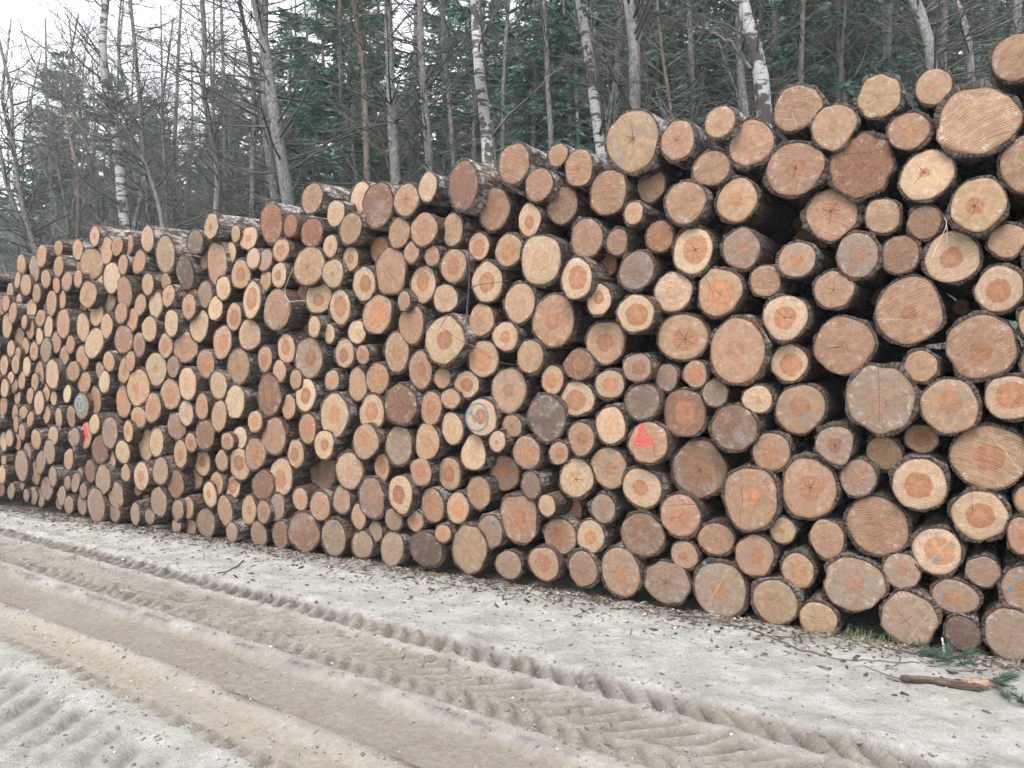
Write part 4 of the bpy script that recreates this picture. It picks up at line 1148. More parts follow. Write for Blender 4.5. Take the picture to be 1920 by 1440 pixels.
front_tree('conifer', 2.6, [(1402, 210), (1398, 110), (1396, 0)], 18, 'dark trunk close beside the thickest birch', 17, lmax=2.2)
front_tree('conifer', 4.2, [(1500, 170), (1497, 80), (1495, 0)], 13, 'slender trunk just past the thickest birch', 18, lmax=2.0)
front_tree('conifer', 2.2, [(1748, 140), (1742, 60), (1736, 0)], 25, 'grey trunk with upswept dead branches near the pile top', 19, lmax=2.6, rise=(0.1, 0.8), per=(3, 5))
front_tree('conifer', 3.6, [(1822, 160), (1820, 70), (1817, 0)], 17, 'smooth grey stem above the huge torn oval log', 20, lmax=2.0)
front_tree('conifer', 4.5, [(686, 330), (680, 200), (672, 90), (664, 0)], 16, 'reddish pine stem with few branches', 21, lmax=1.6, per=(1, 2))
front_tree('conifer', 5.5, [(646, 345), (642, 200), (640, 0)], 9, 'thin dark pole standing in a gap of white sky', 22, lmax=1.4, per=(1, 2))
front_tree('conifer', 5.0, [(1034, 268), (1028, 150), (1020, 0)], 14, 'speckled grey stem halfway between the two middle birches', 23, lmax=1.9)
front_tree('conifer', 6.0, [(852, 315), (842, 200), (832, 60), (828, 0)], 13, 'brownish stem close by the black-blotched birch', 24, lmax=1.8)
front_tree('birch', 7.0, [(1084, 255), (1080, 150), (1076, 0)], 9, 'pencil-thin pale birch behind the slanting birch', 25, count=14)

# ---- second rank: kinds built once, then copied tree by tree ------------------------------------------------------------
def proto(kind, seed):
    R = np.random.default_rng(seed)
    H = {'larch': 17, 'spruce': 15, 'pine': 16, 'bare': 12}[kind] * R.uniform(0.92, 1.08)
    n_ = 6
    pts = np.zeros((n_, 3)); pts[:, 2] = np.linspace(-0.1, H, n_)
    pts[1:, :2] = np.cumsum(R.normal(0, 0.10 if kind != 'bare' else 0.45, (n_ - 1, 2)), axis=0)
    qb, P, rad = trunk_tube(R, pts, {'larch': 0.13, 'spruce': 0.14, 'pine': 0.15, 'bare': 0.10}[kind], 0.2, 8)
    out = {'trunk': quad_mesh('trunk', *qb.arrays(), TRUNK)}
    if kind == 'larch':
        b = conifer_branches(R, P, rad, 2.0, H - 0.3, 0.30, 1.9, (3, 5), 5, 1)
        out['crown'] = quad_mesh('crown', *b.arrays(), TWIG2)
    elif kind == 'bare':
        b = leafless_branches(R, P, rad, 2.0, H - 0.3, 50, 3.0, 6, 3)
        out['crown'] = quad_mesh('crown', *b.arrays(), TWIG2)
    elif kind == 'spruce':
        b, f = spruce_foliage(R, P, rad, 1.0, H, 2.3, 0.26, 42)
        out['crown'] = quad_mesh('crown', *b.arrays(), TWIG2)
        out['needles'] = quad_mesh('needles', *f.arrays(), NEEDLE, False)
    else:
        b1 = conifer_branches(R, P, rad, 2.2, H * 0.62, 0.5, 1.5, (2, 3), 4, 1)
        b2, f = spruce_foliage(R, P, rad, H * 0.42, H, 2.6, 0.34, 46, 0.3, 0.34)
        v1, q1 = b1.arrays(); v2, q2 = b2.arrays()
        out['crown'] = quad_mesh('crown', np.concatenate([v1, v2]), np.concatenate([q1, q2 + len(v1)]), TWIG)
        out['needles'] = quad_mesh('needles', *f.arrays(), NEEDLE2, False)
    return out

PROTO = {k: [proto(k, 100 + 10 * i + j) for j in range(c)] for i, (k, c) in enumerate((('larch', 3), ('spruce', 3), ('pine', 2), ('bare', 4)))}
WORDS = {'larch': ('conifer_tree', 'bare grey conifer with dead twigs'), 'spruce': ('spruce_tree', 'dark green spruce'), 'pine': ('pine_tree', 'green-topped pine'), 'bare': ('broadleaf_tree', 'leafless twiggy tree')}
R2 = np.random.default_rng(77)
second = []
# (kind, photo x, distance behind the pile, scale)
for kind, px, ex, sc in [
    ('spruce', 575, 9, 0.75), ('spruce', 700, 13, 0.8), ('spruce', 965, 9, 0.85), ('spruce', 1060, 12, 0.95), ('spruce', 1140, 9, 0.85), ('spruce', 860, 15, 0.8),
    ('spruce', 1240, 14, 0.9), ('spruce', 1340, 12, 0.85), ('spruce', 1545, 6.5, 1.05), ('spruce', 1610, 11, 1.0), ('spruce', 1680, 8, 0.9), ('spruce', 1800, 11, 1.0), ('spruce', 1890, 8, 0.95),
    ('spruce', 120, 14, 0.75), ('spruce', 330, 16, 0.7), ('spruce', 440, 19, 0.75), ('spruce', 20, 18, 0.8), ('spruce', 230, 20, 0.7), ('spruce', 1460, 10, 0.9),
    ('pine', 640, 11, 0.95), ('pine', 690, 17, 1.0), ('pine', 1090, 15, 1.0), ('pine', 1290, 9, 0.95), ('pine', 1640, 14, 1.0), ('pine', 1720, 12, 0.95), ('pine', 990, 18, 1.0), ('pine', 1860, 14, 1.0), ('pine', 1200, 18, 1.0),
    ('larch', 100, 9, 0.9), ('larch', 165, 13, 0.9), ('larch', 320, 9, 1.0), ('larch', 345, 12, 0.9), ('larch', 430, 9, 1.0), ('larch', 592, 12, 0.95), ('larch', 620, 7, 0.8),
    ('larch', 770, 8, 1.0), ('larch', 880, 8, 1.0), ('larch', 950, 6, 0.9), ('larch', 1000, 11, 0.9), ('larch', 1150, 6.5, 0.95), ('larch', 1225, 7, 0.95), ('larch', 1265, 11, 0.9),
    ('larch', 1310, 6, 0.85), ('larch', 1360, 8, 0.9), ('larch', 1470, 7, 1.0), ('larch', 1520, 11, 0.95), ('larch', 1580, 8, 0.9), ('larch', 1665, 6, 0.9), ('larch', 1780, 7, 0.95), ('larch', 1905, 6, 0.95), ('larch', 1850, 10, 0.9),
    ('bare', 30, 8, 1.0), ('bare', 140, 6, 0.95), ('bare', 180, 9, 1.0), ('bare', 285, 7, 0.9), ('bare', 365, 6, 0.8), ('bare', 425, 5, 0.75), ('bare', 490, 8, 0.9), ('bare', 600, 5, 0.7), ('bare', 780, 6, 0.8),
    ('bare', 925, 4.5, 0.6), ('bare', 1245, 5, 0.8), ('bare', 1285, 8, 0.9), ('bare', 1340, 5, 0.8), ('bare', 1700, 7, 0.8), ('bare', 860, 4, 0.55), ('bare', 60, 12, 1.0), ('bare', 250, 12, 1.0),
    ('larch', 40, 12, 0.9), ('larch', 205, 11, 0.9), ('larch', 250, 15, 0.9), ('larch', 300, 13, 0.9), ('larch', 385, 12, 0.9), ('larch', 415, 14, 0.9), ('larch', 540, 13, 0.9), ('larch', 665, 9, 0.9), ('larch', 715, 10, 0.9), ('larch', 825, 11, 0.9),
    ('larch', 905, 13, 0.9), ('larch', 1045, 9, 0.9), ('larch', 1110, 11, 0.9), ('larch', 1180, 12, 0.9), ('larch', 1430, 10, 0.9), ('larch', 1620, 9, 0.9), ('larch', 1730, 9, 0.9), ('spruce', 500, 12, 0.8), ('spruce', 780, 12, 0.85), ('spruce', 1400, 15, 0.9),
    ('spruce', 1500, 15, 1.0), ('spruce', 1750, 15, 1.0), ('spruce', 70, 20, 0.75), ('spruce', 380, 22, 0.8), ('spruce', 180, 17, 0.7), ('bare', 340, 10, 0.9), ('bare', 455, 10, 0.85), ('bare', 540, 6, 0.7), ('bare', 740, 9, 0.8), ('bare', 1010, 7, 0.7), ('bare', 1100, 8, 0.7), ('bare', 1420, 7, 0.75), ('bare', 1560, 9, 0.8), ('bare', 1830, 8, 0.8),
    ('pine', 90, 13, 0.95), ('pine', 210, 15, 0.9), ('pine', 300, 18, 0.95), ('pine', 410, 16, 0.9), ('spruce', 150, 22, 0.95), ('spruce', 280, 24, 0.95), ('spruce', 350, 20, 0.9), ('spruce', 480, 15, 0.85), ('spruce', 540, 20, 0.9), ('bare', 75, 5, 1.0), ('bare', 165, 5, 1.05), ('bare', 260, 5, 1.0), ('bare', 330, 4, 0.9), ('bare', 450, 6, 1.0), ('bare', 0, 5, 1.0), ('bare', 570, 8, 1.0), ('bare', 690, 5, 0.8), ('bare', 1120, 5, 0.8), ('bare', 1480, 5, 0.8), ('bare', 1650, 8, 0.9), ('bare', 1770, 5, 0.8), ('bare', 110, 9, 1.05), ('bare', 220, 8, 1.05), ('bare', 395, 8, 1.0), ('bare', 505, 5, 0.9), ('bare', 15, 10, 1.1), ('spruce', 640, 20, 0.8), ('spruce', 740, 16, 0.95), ('spruce', 920, 13, 0.95), ('pine', 840, 14, 1.0), ('spruce', 1020, 16, 1.0), ('spruce', 1290, 16, 1.0), ('spruce', 1180, 15, 1.0),
    ('pine', 660, 6, 0.8), ('spruce', 1000, 6.5, 0.8), ('spruce', 1085, 7, 0.85), ('pine', 1150, 9.5, 0.9), ('pine', 1330, 7, 0.8), ('spruce', 1590, 5.5, 0.9), ('pine', 1700, 8.5, 0.85), ('pine', 900, 10, 0.85), ('spruce', 600, 7, 0.6), ('pine', 560, 12, 0.9), ('spruce', 1255, 8.5, 0.8), ('pine', 1480, 12, 0.9)]:
    dep = min_depth(px) + ex
    b = at(px, HOR, dep)
    k = R2.integers(len(PROTO[kind]))
    nm, w = WORDS[kind]
    e = link(nm, None, None, (b[0], b[1], 0), (0, 0, R2.uniform(0, 2 * PI)))
    s_ = sc * R2.uniform(0.95, 1.05)
    e.scale = (s_, s_, s_)
    near = 'close behind' if ex < 7.5 else 'well behind' if ex < 11.5 else 'far behind'
    tag(e, f"{w} {near} the pile, {in_words(max(px, 0) / 19.2)} percent across the photo", 'tree', 'trees deeper in the wood')
    pr = PROTO[kind][k]
    link('trunk', pr['trunk'], e)
    cr = link('crown', pr['crown'], e)
    if 'needles' in pr: link('needles', pr['needles'], cr)
    second.append(e)

# ---- beyond: the wood as one mass, and brushwood between the stems ------------------------------------------------------------
def mesh_arrays(me_):
    v = np.empty(len(me_.vertices) * 3, np.float32); me_.vertices.foreach_get('co', v)
    q = np.empty(len(me_.loops), np.int32); me_.loops.foreach_get('vertex_index', q)
    return v.reshape(-1, 3).astype(float), q.reshape(-1, 4)
far = {'trunk': QB(), 'needles': QB()}
def stamp(qb, v, q, loc, ang, s):
    c, s_ = math.cos(ang) * s, math.sin(ang) * s
    w = np.stack([v[:, 0] * c - v[:, 1] * s_ + loc[0], v[:, 0] * s_ + v[:, 1] * c + loc[1], v[:, 2] * s], -1)
    qb.v.append(w); qb.q.append(q + qb.n); qb.n += len(w)
R3 = np.random.default_rng(5)
cache = {}
for i in range(125):
    px = R3.uniform(-120, 2040) if i % 3 else R3.uniform(-120, 620)
    dep = min_depth(px) + R3.uniform(14, 42)
    b = at(px, HOR, dep)
    kind = R3.choice(['spruce', 'pine', 'spruce'])
    k = int(R3.integers(len(PROTO[kind])))
    key = (kind, k)
    if key not in cache:
        cache[key] = {p: mesh_arrays(m) for p, m in PROTO[kind][k].items()}
        v, q = cache[key]['needles']; n4 = len(q) // 8      # one spray in eight, a little larger: far enough away
        vv = v[: n4 * 32].reshape(-1, 8, 4, 3)[:, 0]; cen = vv.mean(1, keepdims=True); vv = (vv - cen) * 2.7 + cen
        cache[key]['needles'] = (vv.reshape(-1, 3), np.arange(len(vv) * 4).reshape(-1, 4))
    s_ = R3.uniform(0.6, 1.0) * (1.0 if px < 620 else 1.1); a_ = R3.uniform(0, 6.28)
    far['trunk'].tube(np.array([[b[0], b[1], 0], [b[0], b[1], 7 * s_], [b[0], b[1], 14 * s_]]), [0.14 * s_, 0.09 * s_, 0.03], 6)
    stamp(far['needles'], *cache[key]['needles'], b, a_, s_)
for i in range(190):
    px = R3.uniform(-120, 2040)
    b = at(px, HOR, min_depth(px) + R3.uniform(14, 45))
    H = R3.uniform(9, 17)
    p = np.array([b * [1, 1, 0], b * [1, 1, 0] + [R3.normal(0, 0.2), R3.normal(0, 0.2), H * 0.5], b * [1, 1, 0] + [R3.normal(0, 0.5), R3.normal(0, 0.5), H]])
    far['trunk'].tube(p, [R3.uniform(0.07, 0.14), 0.08, 0.03], 6)
v1, q1 = far['trunk'].arrays(); v2, q2 = far['needles'].arrays()
fm_ = quad_mesh('forest', np.concatenate([v1, v2]), np.concatenate([q1, q2 + len(v1)]), TRUNK, False)
fm_.materials.append(NEEDLE)
fm_.polygons.foreach_set('material_index', np.r_[np.zeros(len(q1), int), np.ones(len(q2), int)])
tag(link('forest', fm_), 'far dense conifer wood closing the view behind all single trees', 'forest', None, 'stuff')

ub = QB()
for i in range(240):
    px = R3.uniform(-100, 2000)
    b = at(px, HOR, min_depth(px) + R3.uniform(0.3, 15)); b[2] = 0
    H = R3.uniform(2.5, 6.5)
    st = grow(R3, b, (R3.normal(0, 0.22), R3.normal(0, 0.22), 1), H, 6, 0.1, 0.08)
    ub.tube(st, np.linspace(0.018, 0.005, 7), 4)
    twigs_on(R3, ub, st, 0.016, 15, 0.4, 1.5, 0.35, 3, 0.7)
tag(link('undergrowth', quad_mesh('undergrowth', *ub.arrays(), TWIG2)), 'tangle of bare grey-brown brushwood between the trunks', 'brushwood', None, 'stuff')
# ------------------------------------------------------------------ loose things on the ground and on the pile
R5 = np.random.default_rng(42)

def chip_material(name, stops):
    n = NT(name)
    c = n.ramp(n.sep(n.attr('tint'))[0], stops)
    c = n.mix(n.math('MULTIPLY', n.noise(n.position(), 90, 3, 0.6), 0.35), c, (0.07, 0.06, 0.05))
    return n.done(c, 0.95)

def scatter(name, pts, size, flat, mat, label, cat, long_=1.0):
    """many small angular bits in one mesh"""
    m = len(pts)
    base = np.array([(1, 0, 0), (0.25, 0.85, 0.1), (-0.9, 0.3, 0), (-0.5, -0.75, 0.05), (0.5, -0.7, 0), (0.05, 0.05, 1), (0, 0, -0.6)])
    tris = np.array([(0, 1, 5), (1, 2, 5), (2, 3, 5), (3, 4, 5), (4, 0, 5), (1, 0, 6), (2, 1, 6), (3, 2, 6), (4, 3, 6), (0, 4, 6)])
    s = size(m)
    ang = R5.uniform(0, 2 * PI, m); st = 1 + (long_ - 1) * R5.random(m)
    V = base[None] * (1 + R5.normal(0, 0.18, (m, 7, 3)))
    V[:, :, 2] *= flat * (0.6 + R5.random(m))[:, None]
    V[:, :, 0] *= st[:, None]
    V *= s[:, None, None]
    tx, ty = R5.normal(0, 0.3, m), R5.normal(0, 0.3, m)
    V[:, :, 2] += V[:, :, 0] * tx[:, None] + V[:, :, 1] * ty[:, None]
    c, sn = np.cos(ang)[:, None], np.sin(ang)[:, None]
    X = V[:, :, 0] * c - V[:, :, 1] * sn; Y = V[:, :, 0] * sn + V[:, :, 1] * c
    W = np.stack([X, Y, V[:, :, 2]], -1) + pts[:, None, :]
    F = (tris[None] + (np.arange(m) * 7)[:, None, None]).reshape(-1, 3)
    me_ = bpy.data.meshes.new(name)
    me_.vertices.add(m * 7); me_.vertices.foreach_set('co', W.astype(np.float32).ravel())
    me_.loops.add(F.size); me_.loops.foreach_set('vertex_index', F.astype(np.int32).ravel())
    me_.polygons.add(len(F))
    me_.polygons.foreach_set('loop_start', np.arange(0, F.size, 3, dtype=np.int32))
    me_.polygons.foreach_set('loop_total', np.full(len(F), 3, np.int32))
    me_.update(calc_edges=True)
    t = np.repeat(R5.random(m), 7)
    add_attr(me_, 'tint', np.stack([t, t, t], -1))
    me_.materials.append(mat)
    return tag(link(name, me_), label, cat, None, 'stuff')

def on_ground(X, Y, lift=0.0):
    h = ground_fields(X, Y)[0]
    return np.stack([X, Y, h + lift], -1)

BARKCHIP = chip_material('bark_chips', [(0.0, (0.035, 0.026, 0.02)), (0.45, (0.10, 0.075, 0.058)), (0.75, (0.17, 0.13, 0.10)), (0.90, (0.32, 0.28, 0.24)), (1.0, (0.42, 0.38, 0.33))])
PEBBLE = chip_material('pebbles', [(0.0, (0.10, 0.092, 0.08)), (0.5, (0.20, 0.19, 0.175)), (0.85, (0.36, 0.355, 0.34)), (1.0, (0.48, 0.475, 0.46))])
# bark litter in a belt along the foot of the pile
m = 11000
uu = R5.uniform(-1.5, 13.8, m) ; dd = -np.abs(R5.normal(0, 0.20, m)) * R5.choice([1, 1, 1, 1.6, 2.4], m) + 0.10
P = FOOT_L[None] + E1[None] * uu[:, None] + NRM[None] * dd[:, None]
scatter('bark_litter', on_ground(P[:, 0], P[:, 1], 0.002), lambda k: 0.006 + 0.014 * R5.random(k) ** 2, 0.28, BARKCHIP, 'crumbs of bark and splinters strewn along the foot of the pile', 'litter', 3.0)
# grit on the track
m = 15000
uu = R5.uniform(-11, 1.4, m); vv_ = R5.uniform(1.1, 5.0, m)
keep = ~((vv_ > 2.46) & (vv_ < 2.84) & (R5.random(m) < 0.85))
uu, vv_ = uu[keep], vv_[keep]
X = uu * RD[0] + vv_ * RV[0]; Y = uu * RD[1] + vv_ * RV[1]
scatter('gravel', on_ground(X, Y, 0.001), lambda k: 0.0025 + 0.010 * R5.random(k) ** 4, 0.6, PEBBLE, 'fine pale grit and small stones on the sandy track', 'gravel', 1.4)
# crumbs of damp soil thrown up beside the wheel marks
SOIL = chip_material('soil_crumbs', [(0.0, (0.12, 0.10, 0.078)), (0.5, (0.19, 0.163, 0.132)), (1.0, (0.29, 0.26, 0.22))])
m = 5000
uu = R5.uniform(-10, 1.3, m); vv_ = R5.choice([2.36, 2.93, 3.2, 3.53, 3.86, 1.9, 1.35], m) + R5.normal(0, 0.06, m)
X = uu * RD[0] + vv_ * RV[0]; Y = uu * RD[1] + vv_ * RV[1]
scatter('soil_crumbs', on_ground(X, Y, 0.0), lambda k: 0.003 + 0.013 * R5.random(k) ** 5, 0.6, SOIL, 'damp brown soil crumbs along the tyre marks', 'soil', 1.3)
# thin twigs and straw lying about
tb_ = QB()
for i in range(90):
    u_ = R5.uniform(-1, 13.5); d_ = -abs(R5.normal(0, 0.30)) + 0.03
    p = FOOT_L + E1 * u_ + NRM * d_
    a = R5.uniform(0, 2 * PI); L = R5.uniform(0.08, 0.35)
    t = np.linspace(-0.5, 0.5, 5)
    bend = R5.normal(0, 0.06)
    xs = p[0] + math.cos(a) * L * t - math.sin(a) * bend * t * t; ys = p[1] + math.sin(a) * L * t + math.cos(a) * bend * t * t
    g = on_ground(xs, ys, 0.006)
    tb_.tube(g, np.linspace(0.0035, 0.0018, 5), 4)
tag(link('twig_litter', quad_mesh('twig_litter', *tb_.arrays(), TWIG)), 'short dead twigs scattered in the bark litter', 'twigs', None, 'stuff')

def ground_line(px, lift):
    g = np.array([ground_at(x, y) for x, y in px])
    k = len(g)
    ss = np.linspace(0, k - 1, k * 5)
    xs, ys = np.interp(ss, np.arange(k), g[:, 0]), np.interp(ss, np.arange(k), g[:, 1])
    for _ in range(2):
        xs[1:-1] = xs[1:-1] * 0.5 + (xs[:-2] + xs[2:]) * 0.25; ys[1:-1] = ys[1:-1] * 0.5 + (ys[:-2] + ys[2:]) * 0.25
    return on_ground(xs, ys, lift)

def tube_thing(name, pts, rad, mat, label, cat, sides=6, group=None):
    qb = QB(); qb.tube(pts, rad, sides)
    return tag(link(name, quad_mesh(name, *qb.arrays(), mat)), label, cat, group)

g = ground_line([(1256, 1158), (1320, 1163), (1387, 1180), (1440, 1196), (1500, 1222), (1560, 1238), (1640, 1243), (1725, 1252)], 0.008)
tube_thing('bramble_runner', g, np.linspace(0.005, 0.003, len(g)), TWIG, 'long thin dark runner snaking over the ground below the foot logs', 'runner')
g = ground_line([(408, 1082), (430, 1072), (446, 1062), (456, 1053)], 0.008)
tube_thing('fallen_twig', g, np.linspace(0.004, 0.008, len(g)), TWIG, 'short dark twig lying alone on the pale sand before the pile', 'twig')

# the broken branch in front of the pile
n = NT('weathered_branch')
q_ = n.vmath('MULTIPLY', n.obj_coord(), (3, 20, 20))
f_ = n.noise(q_, 3, 5, 0.7)
n.bump(f_, 0.01, 0.9)
BRANCH = n.done(n.ramp(f_, [(0.3, (0.02, 0.015, 0.012)), (0.5, (0.065, 0.048, 0.036)), (0.7, (0.15, 0.118, 0.092))]), 0.9)
n = NT('splintered_wood')
f_ = n.noise(n.vmath('MULTIPLY', n.obj_coord(), (4, 30, 30)), 3, 4, 0.7)
n.bump(f_, 0.01, 1.0)
SPLINT = n.done(n.ramp(f_, [(0.3, (0.12, 0.065, 0.04)), (0.55, (0.30, 0.20, 0.135)), (0.75, (0.42, 0.32, 0.24))]), 0.85)
A, B = ground_at(1690, 1281), ground_at(1862, 1300)
ax = (B - A); Lb = np.linalg.norm(ax); rotz = math.atan2(ax[1], ax[0])
zb = max(ground_z(*A[:2]), ground_z(*((A + B) / 2)[:2]), ground_z(*B[:2]))
eb = tag(link('broken_branch', None, None, (A[0], A[1], zb), (0, 0, rotz)), 'short broken branch with splintered pale end lying before the pile', 'branch')
def rough_tube(pts, rad, sides, jit):
    qb = QB(); qb.tube(pts, rad, sides)
    v, q = qb.arrays(); v = v + R5.normal(0, jit, v.shape)
    return v, q
k = 14
xs = np.linspace(0, Lb * 0.86, k)
pts = np.stack([xs, 0.008 * np.sin(xs * 9), 0.022 + 0.004 * np.sin(xs * 14)], -1)
v, q = rough_tube(np.concatenate([pts[:1], pts, pts[-1:]]), np.r_[0.001, np.linspace(0.017, 0.025, k), 0.001], 10, 0.0015)
link('bark', quad_mesh('bark', v, q, BRANCH), eb)
xs = np.linspace(Lb * 0.62, Lb * 0.99, 9)
pts = np.stack([xs, 0.012 + 0 * xs, 0.040 + 0.004 * np.sin(xs * 30)], -1)
v, q = rough_tube(pts, np.array([0.002, 0.010, 0.015, 0.020, 0.024, 0.022, 0.020, 0.015, 0.003]), 8, 0.004)
link('splintered_end', quad_mesh('splintered_end', v, q, SPLINT), eb)

# green pine sprigs dropped beside the stack
def sprig(px, size, count, label, seed):
    R = np.random.default_rng(seed)
    b = ground_at(*px); z = ground_z(b[0], b[1])
    e = tag(link('pine_sprig', None, None, (b[0], b[1], z)), label, 'sprig', 'green sprigs lying by the pile')
    qb, nq = QB(), QB()
    blades = []
    for s in range(count):
        a = R.uniform(0, 2 * PI)
        st = grow(R, (R.normal(0, size * 0.15), R.normal(0, size * 0.15), 0.01), (math.cos(a), math.sin(a), 0.25), size * R.uniform(0.6, 1.0), 5, -0.1, 0.12)
        st[:, 2] = np.maximum(st[:, 2], 0.008)
        qb.tube(st, np.linspace(0.0035, 0.0015, 6), 4)
        m_ = int(130 * size / 0.2)
        f = R.uniform(0.1, 1, m_) * 5; i = np.minimum(f.astype(int), 4)
        c = st[i] + (st[i + 1] - st[i]) * (f - i)[:, None]
        t = st[i + 1] - st[i]; t /= np.linalg.norm(t, axis=1, keepdims=True)
        d = t * 0.8 + R.normal(0, 0.6, (m_, 3)); d /= np.linalg.norm(d, axis=1, keepdims=True); d[:, 2] = np.abs(d[:, 2]) * 0.8
        w = np.cross(d, R.normal(0, 1, (m_, 3))); w /= np.linalg.norm(w, axis=1, keepdims=True)
        w *= 0.0016; ln = R.uniform(0.03, 0.065, m_)[:, None]
        blades.append(np.stack([c - w, c + w, c + d * ln + w * 0.4, c + d * ln - w * 0.4], 1))
    nq.quads(np.concatenate(blades))
    tw = link('twig', quad_mesh('twig', *qb.arrays(), TWIG), e)
    link('needles', quad_mesh('needles', *nq.arrays(), GREEN, False), e)
GREEN = needles_mat('fresh_needles', (0.028, 0.060, 0.036), (0.065, 0.115, 0.070))
sprig((1785, 1246), 0.20, 8, 'bushy green pine sprig on the ground in front of the dark grey foot log', 61)
sprig((1868, 1284), 0.16, 5, 'flat dark green sprig just past the broken branch', 62)
sprig((1905, 1322), 0.12, 3, 'small green sprig cut by the picture edge below the broken branch', 63)
sprig((1622, 1186), 0.12, 4, 'thin green sprig lying in the gap between two foot logs', 64)

# grass blades pushing up in the same gap
n = NT('grass_blades'); GRASS = n.done(n.mix(n.noise(n.obj_coord(), 8, 2, 0.5), (0.05, 0.09, 0.035), (0.20, 0.20, 0.11)), 0.8)
gb = []
for i in range(170):
    px_ = R5.normal(1610, 55); py_ = 1200 + (px_ - 1610) * 0.13 + R5.normal(4, 7)
    b = ground_at(px_, py_); z = ground_z(b[0], b[1]) - 0.004
    h_ = R5.uniform(0.03, 0.11); dx, dy = R5.normal(0, 0.03, 2)
    w = 0.0018 * np.array([math.cos(i), math.sin(i), 0])
    p0 = np.array([b[0], b[1], z]); p1 = p0 + [dx * 0.4, dy * 0.4, h_ * 0.6]; p2 = p0 + [dx, dy, h_ * 0.9]
    gb.append([p0 - w, p0 + w, p1 + w * 0.7, p1 - w * 0.7]); gb.append([p1 - w * 0.7, p1 + w * 0.7, p2 + w * 0.1, p2 - w * 0.1])
qb = QB(); qb.quads(np.array(gb))
tag(link('grass', quad_mesh('grass', *qb.arrays(), GRASS, False)), 'sparse thin grass at the foot of the pile', 'grass', None, 'stuff')

# little white stick standing by the sprig
n = NT('white_plastic'); WHITE = n.done(n.mix(n.noise(n.obj_coord(), 30, 2, 0.5), (0.50, 0.52, 0.53), (0.66, 0.68, 0.69)), 0.5)
b = ground_at(1769, 1226); zb = ground_z(b[0], b[1])
tube_thing('marker_stick', [(b[0] + 0.004, b[1], zb - 0.01), (b[0], b[1], zb + 0.04), (b[0] - 0.008, b[1], zb + 0.085)], [0.0055, 0.0055, 0.005], WHITE, 'thin white stick poking up before the dark grey foot log', 'stick', 8)

# bent twig caught in front of the log ends, and stalks hanging from the pile
def face_line(px, back):
    return np.array([face_point(x, y, back) for x, y in px])
e = tag(link('bent_twig', None), 'thin forked twig hanging in front of the pale angular log', 'twig')
def twig_part(name, px, back, r0, r1):
    P_ = face_line(px, back); k_ = len(P_)
    ss = np.linspace(0, k_ - 1, k_ * 4)
    P_ = np.stack([np.interp(ss, np.arange(k_), P_[:, i]) for i in range(3)], -1) + R5.normal(0, 0.0012, (len(ss), 3))
    qb = QB(); qb.tube(P_, np.linspace(r0, r1, len(ss)), 6)
    return quad_mesh(name, *qb.arrays(), TWIG)
link('stem', twig_part('stem', [(879, 470), (880, 505), (879, 545), (876, 580), (874, 614)], -0.16, 0.0055, 0.0085), e)
link('side_twig', twig_part('side_twig', [(880, 541), (893, 535), (920, 531), (953, 526)], -0.16, 0.004, 0.002), e)
link('side_twig', twig_part('side_twig', [(877, 553), (860, 569), (843, 585), (832, 603), (826, 613), (848, 629), (893, 654), (920, 670), (940, 680), (966, 684)], -0.16, 0.0045, 0.0018), e)
n = NT('dry_stalk'); STRAW = n.done(n.mix(n.noise(n.obj_coord(), 30, 2, 0.5), (0.30, 0.26, 0.20), (0.44, 0.40, 0.33)), 0.8)
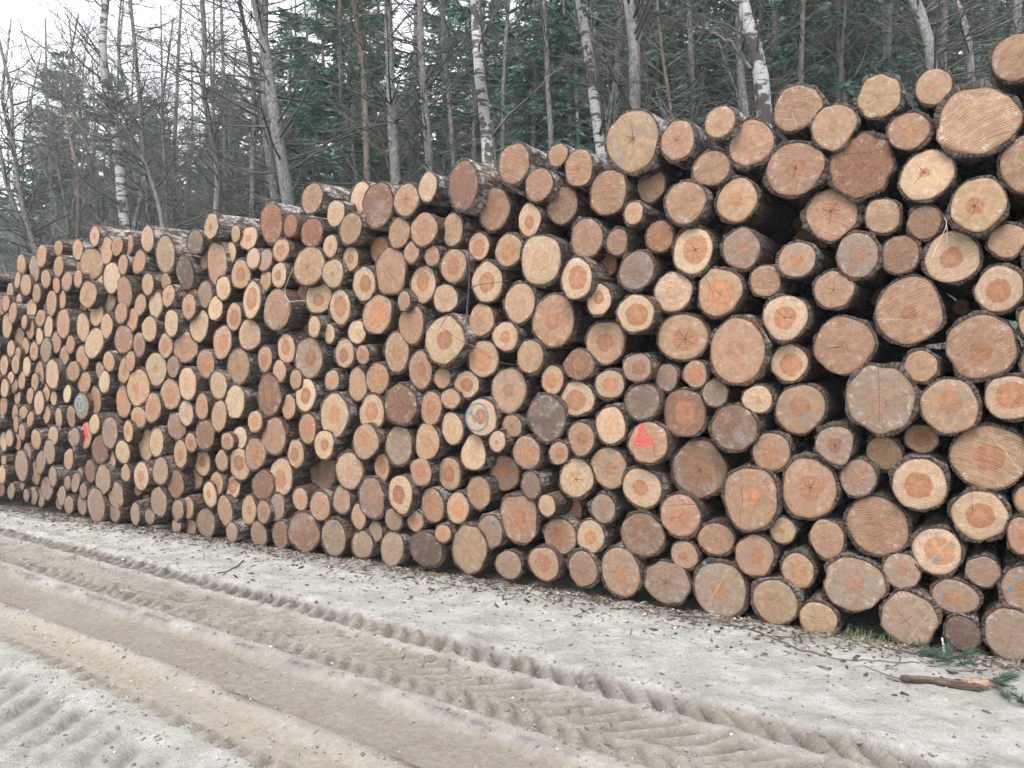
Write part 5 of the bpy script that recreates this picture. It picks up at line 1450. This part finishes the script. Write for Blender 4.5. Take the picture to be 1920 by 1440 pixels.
def stalk(px, back, r, label):
    P_ = face_line(px, back); k_ = len(P_)
    ss = np.linspace(0, k_ - 1, k_ * 4)
    P_ = np.stack([np.interp(ss, np.arange(k_), P_[:, i]) for i in range(3)], -1)
    qb = QB(); qb.tube(P_, np.full(len(ss), r), 5)
    tag(link('dry_stalk', quad_mesh('dry_stalk', *qb.arrays(), STRAW)), label, 'stalk', 'dry stalks hanging on the pile')
stalk([(549, 505), (540, 525), (534, 540), (535, 556), (543, 566), (560, 564), (573, 564)], -0.13, 0.003, 'pale dry stalk bent across dark bark in the low half of the pile')
stalk([(1771, 408), (1775, 416), (1773, 428), (1764, 446), (1752, 472), (1748, 482)], -0.14, 0.0022, 'pale root strand dangling over the drop-shaped core')
stalk([(1774, 418), (1776, 432), (1775, 452), (1777, 456)], -0.14, 0.0018, 'short pale fibre beside the dangling root strand')
e2 = QB()
P_ = face_line([(544, 566), (543, 580), (533, 598), (528, 615), (524, 622)], -0.13)
e2.tube(P_, np.full(len(P_), 0.003), 5)
for i in range(14):
    e2.tube(grow(R5, P_[-1] + R5.normal(0, 0.012, 3), R5.normal(0, 1, 3), 0.09, 3, -0.3, 0.2), np.linspace(0.003, 0.0015, 4), 4)
tag(link('dead_sprig', quad_mesh('dead_sprig', *e2.arrays(), TWIG)), 'dark withered sprig hanging below the pale dry stalk', 'sprig')
# ------------------------------------------------------------------ damp air between the trees
hz = bpy.data.materials.new('damp_air')
hz.use_nodes = True
ht = hz.node_tree
ht.nodes.clear()
ho = ht.nodes.new('ShaderNodeOutputMaterial')
hv = ht.nodes.new('ShaderNodeVolumePrincipled')
hv.inputs['Color'].default_value = (0.84, 0.94, 0.98, 1)
hv.inputs['Density'].default_value = 0.0015
hv.inputs['Anisotropy'].default_value = 0.2
ht.links.new(hv.outputs[0], ho.inputs['Volume'])
mb = MB()
x0, x1, y0, y1, z0, z1 = -110, 110, -60, 130, -1.5, 22.0
mb.add([(x0, y0, z0), (x1, y0, z0), (x1, y1, z0), (x0, y1, z0), (x0, y0, z1), (x1, y0, z1), (x1, y1, z1), (x0, y1, z1)],
       [(3, 2, 1, 0), (4, 5, 6, 7), (0, 1, 5, 4), (1, 2, 6, 5), (2, 3, 7, 6), (3, 0, 4, 7)])
tag(link('haze', mb.mesh('haze', [hz], smooth=False)), 'thin damp haze in the air of the wood', 'haze', None, 'stuff')
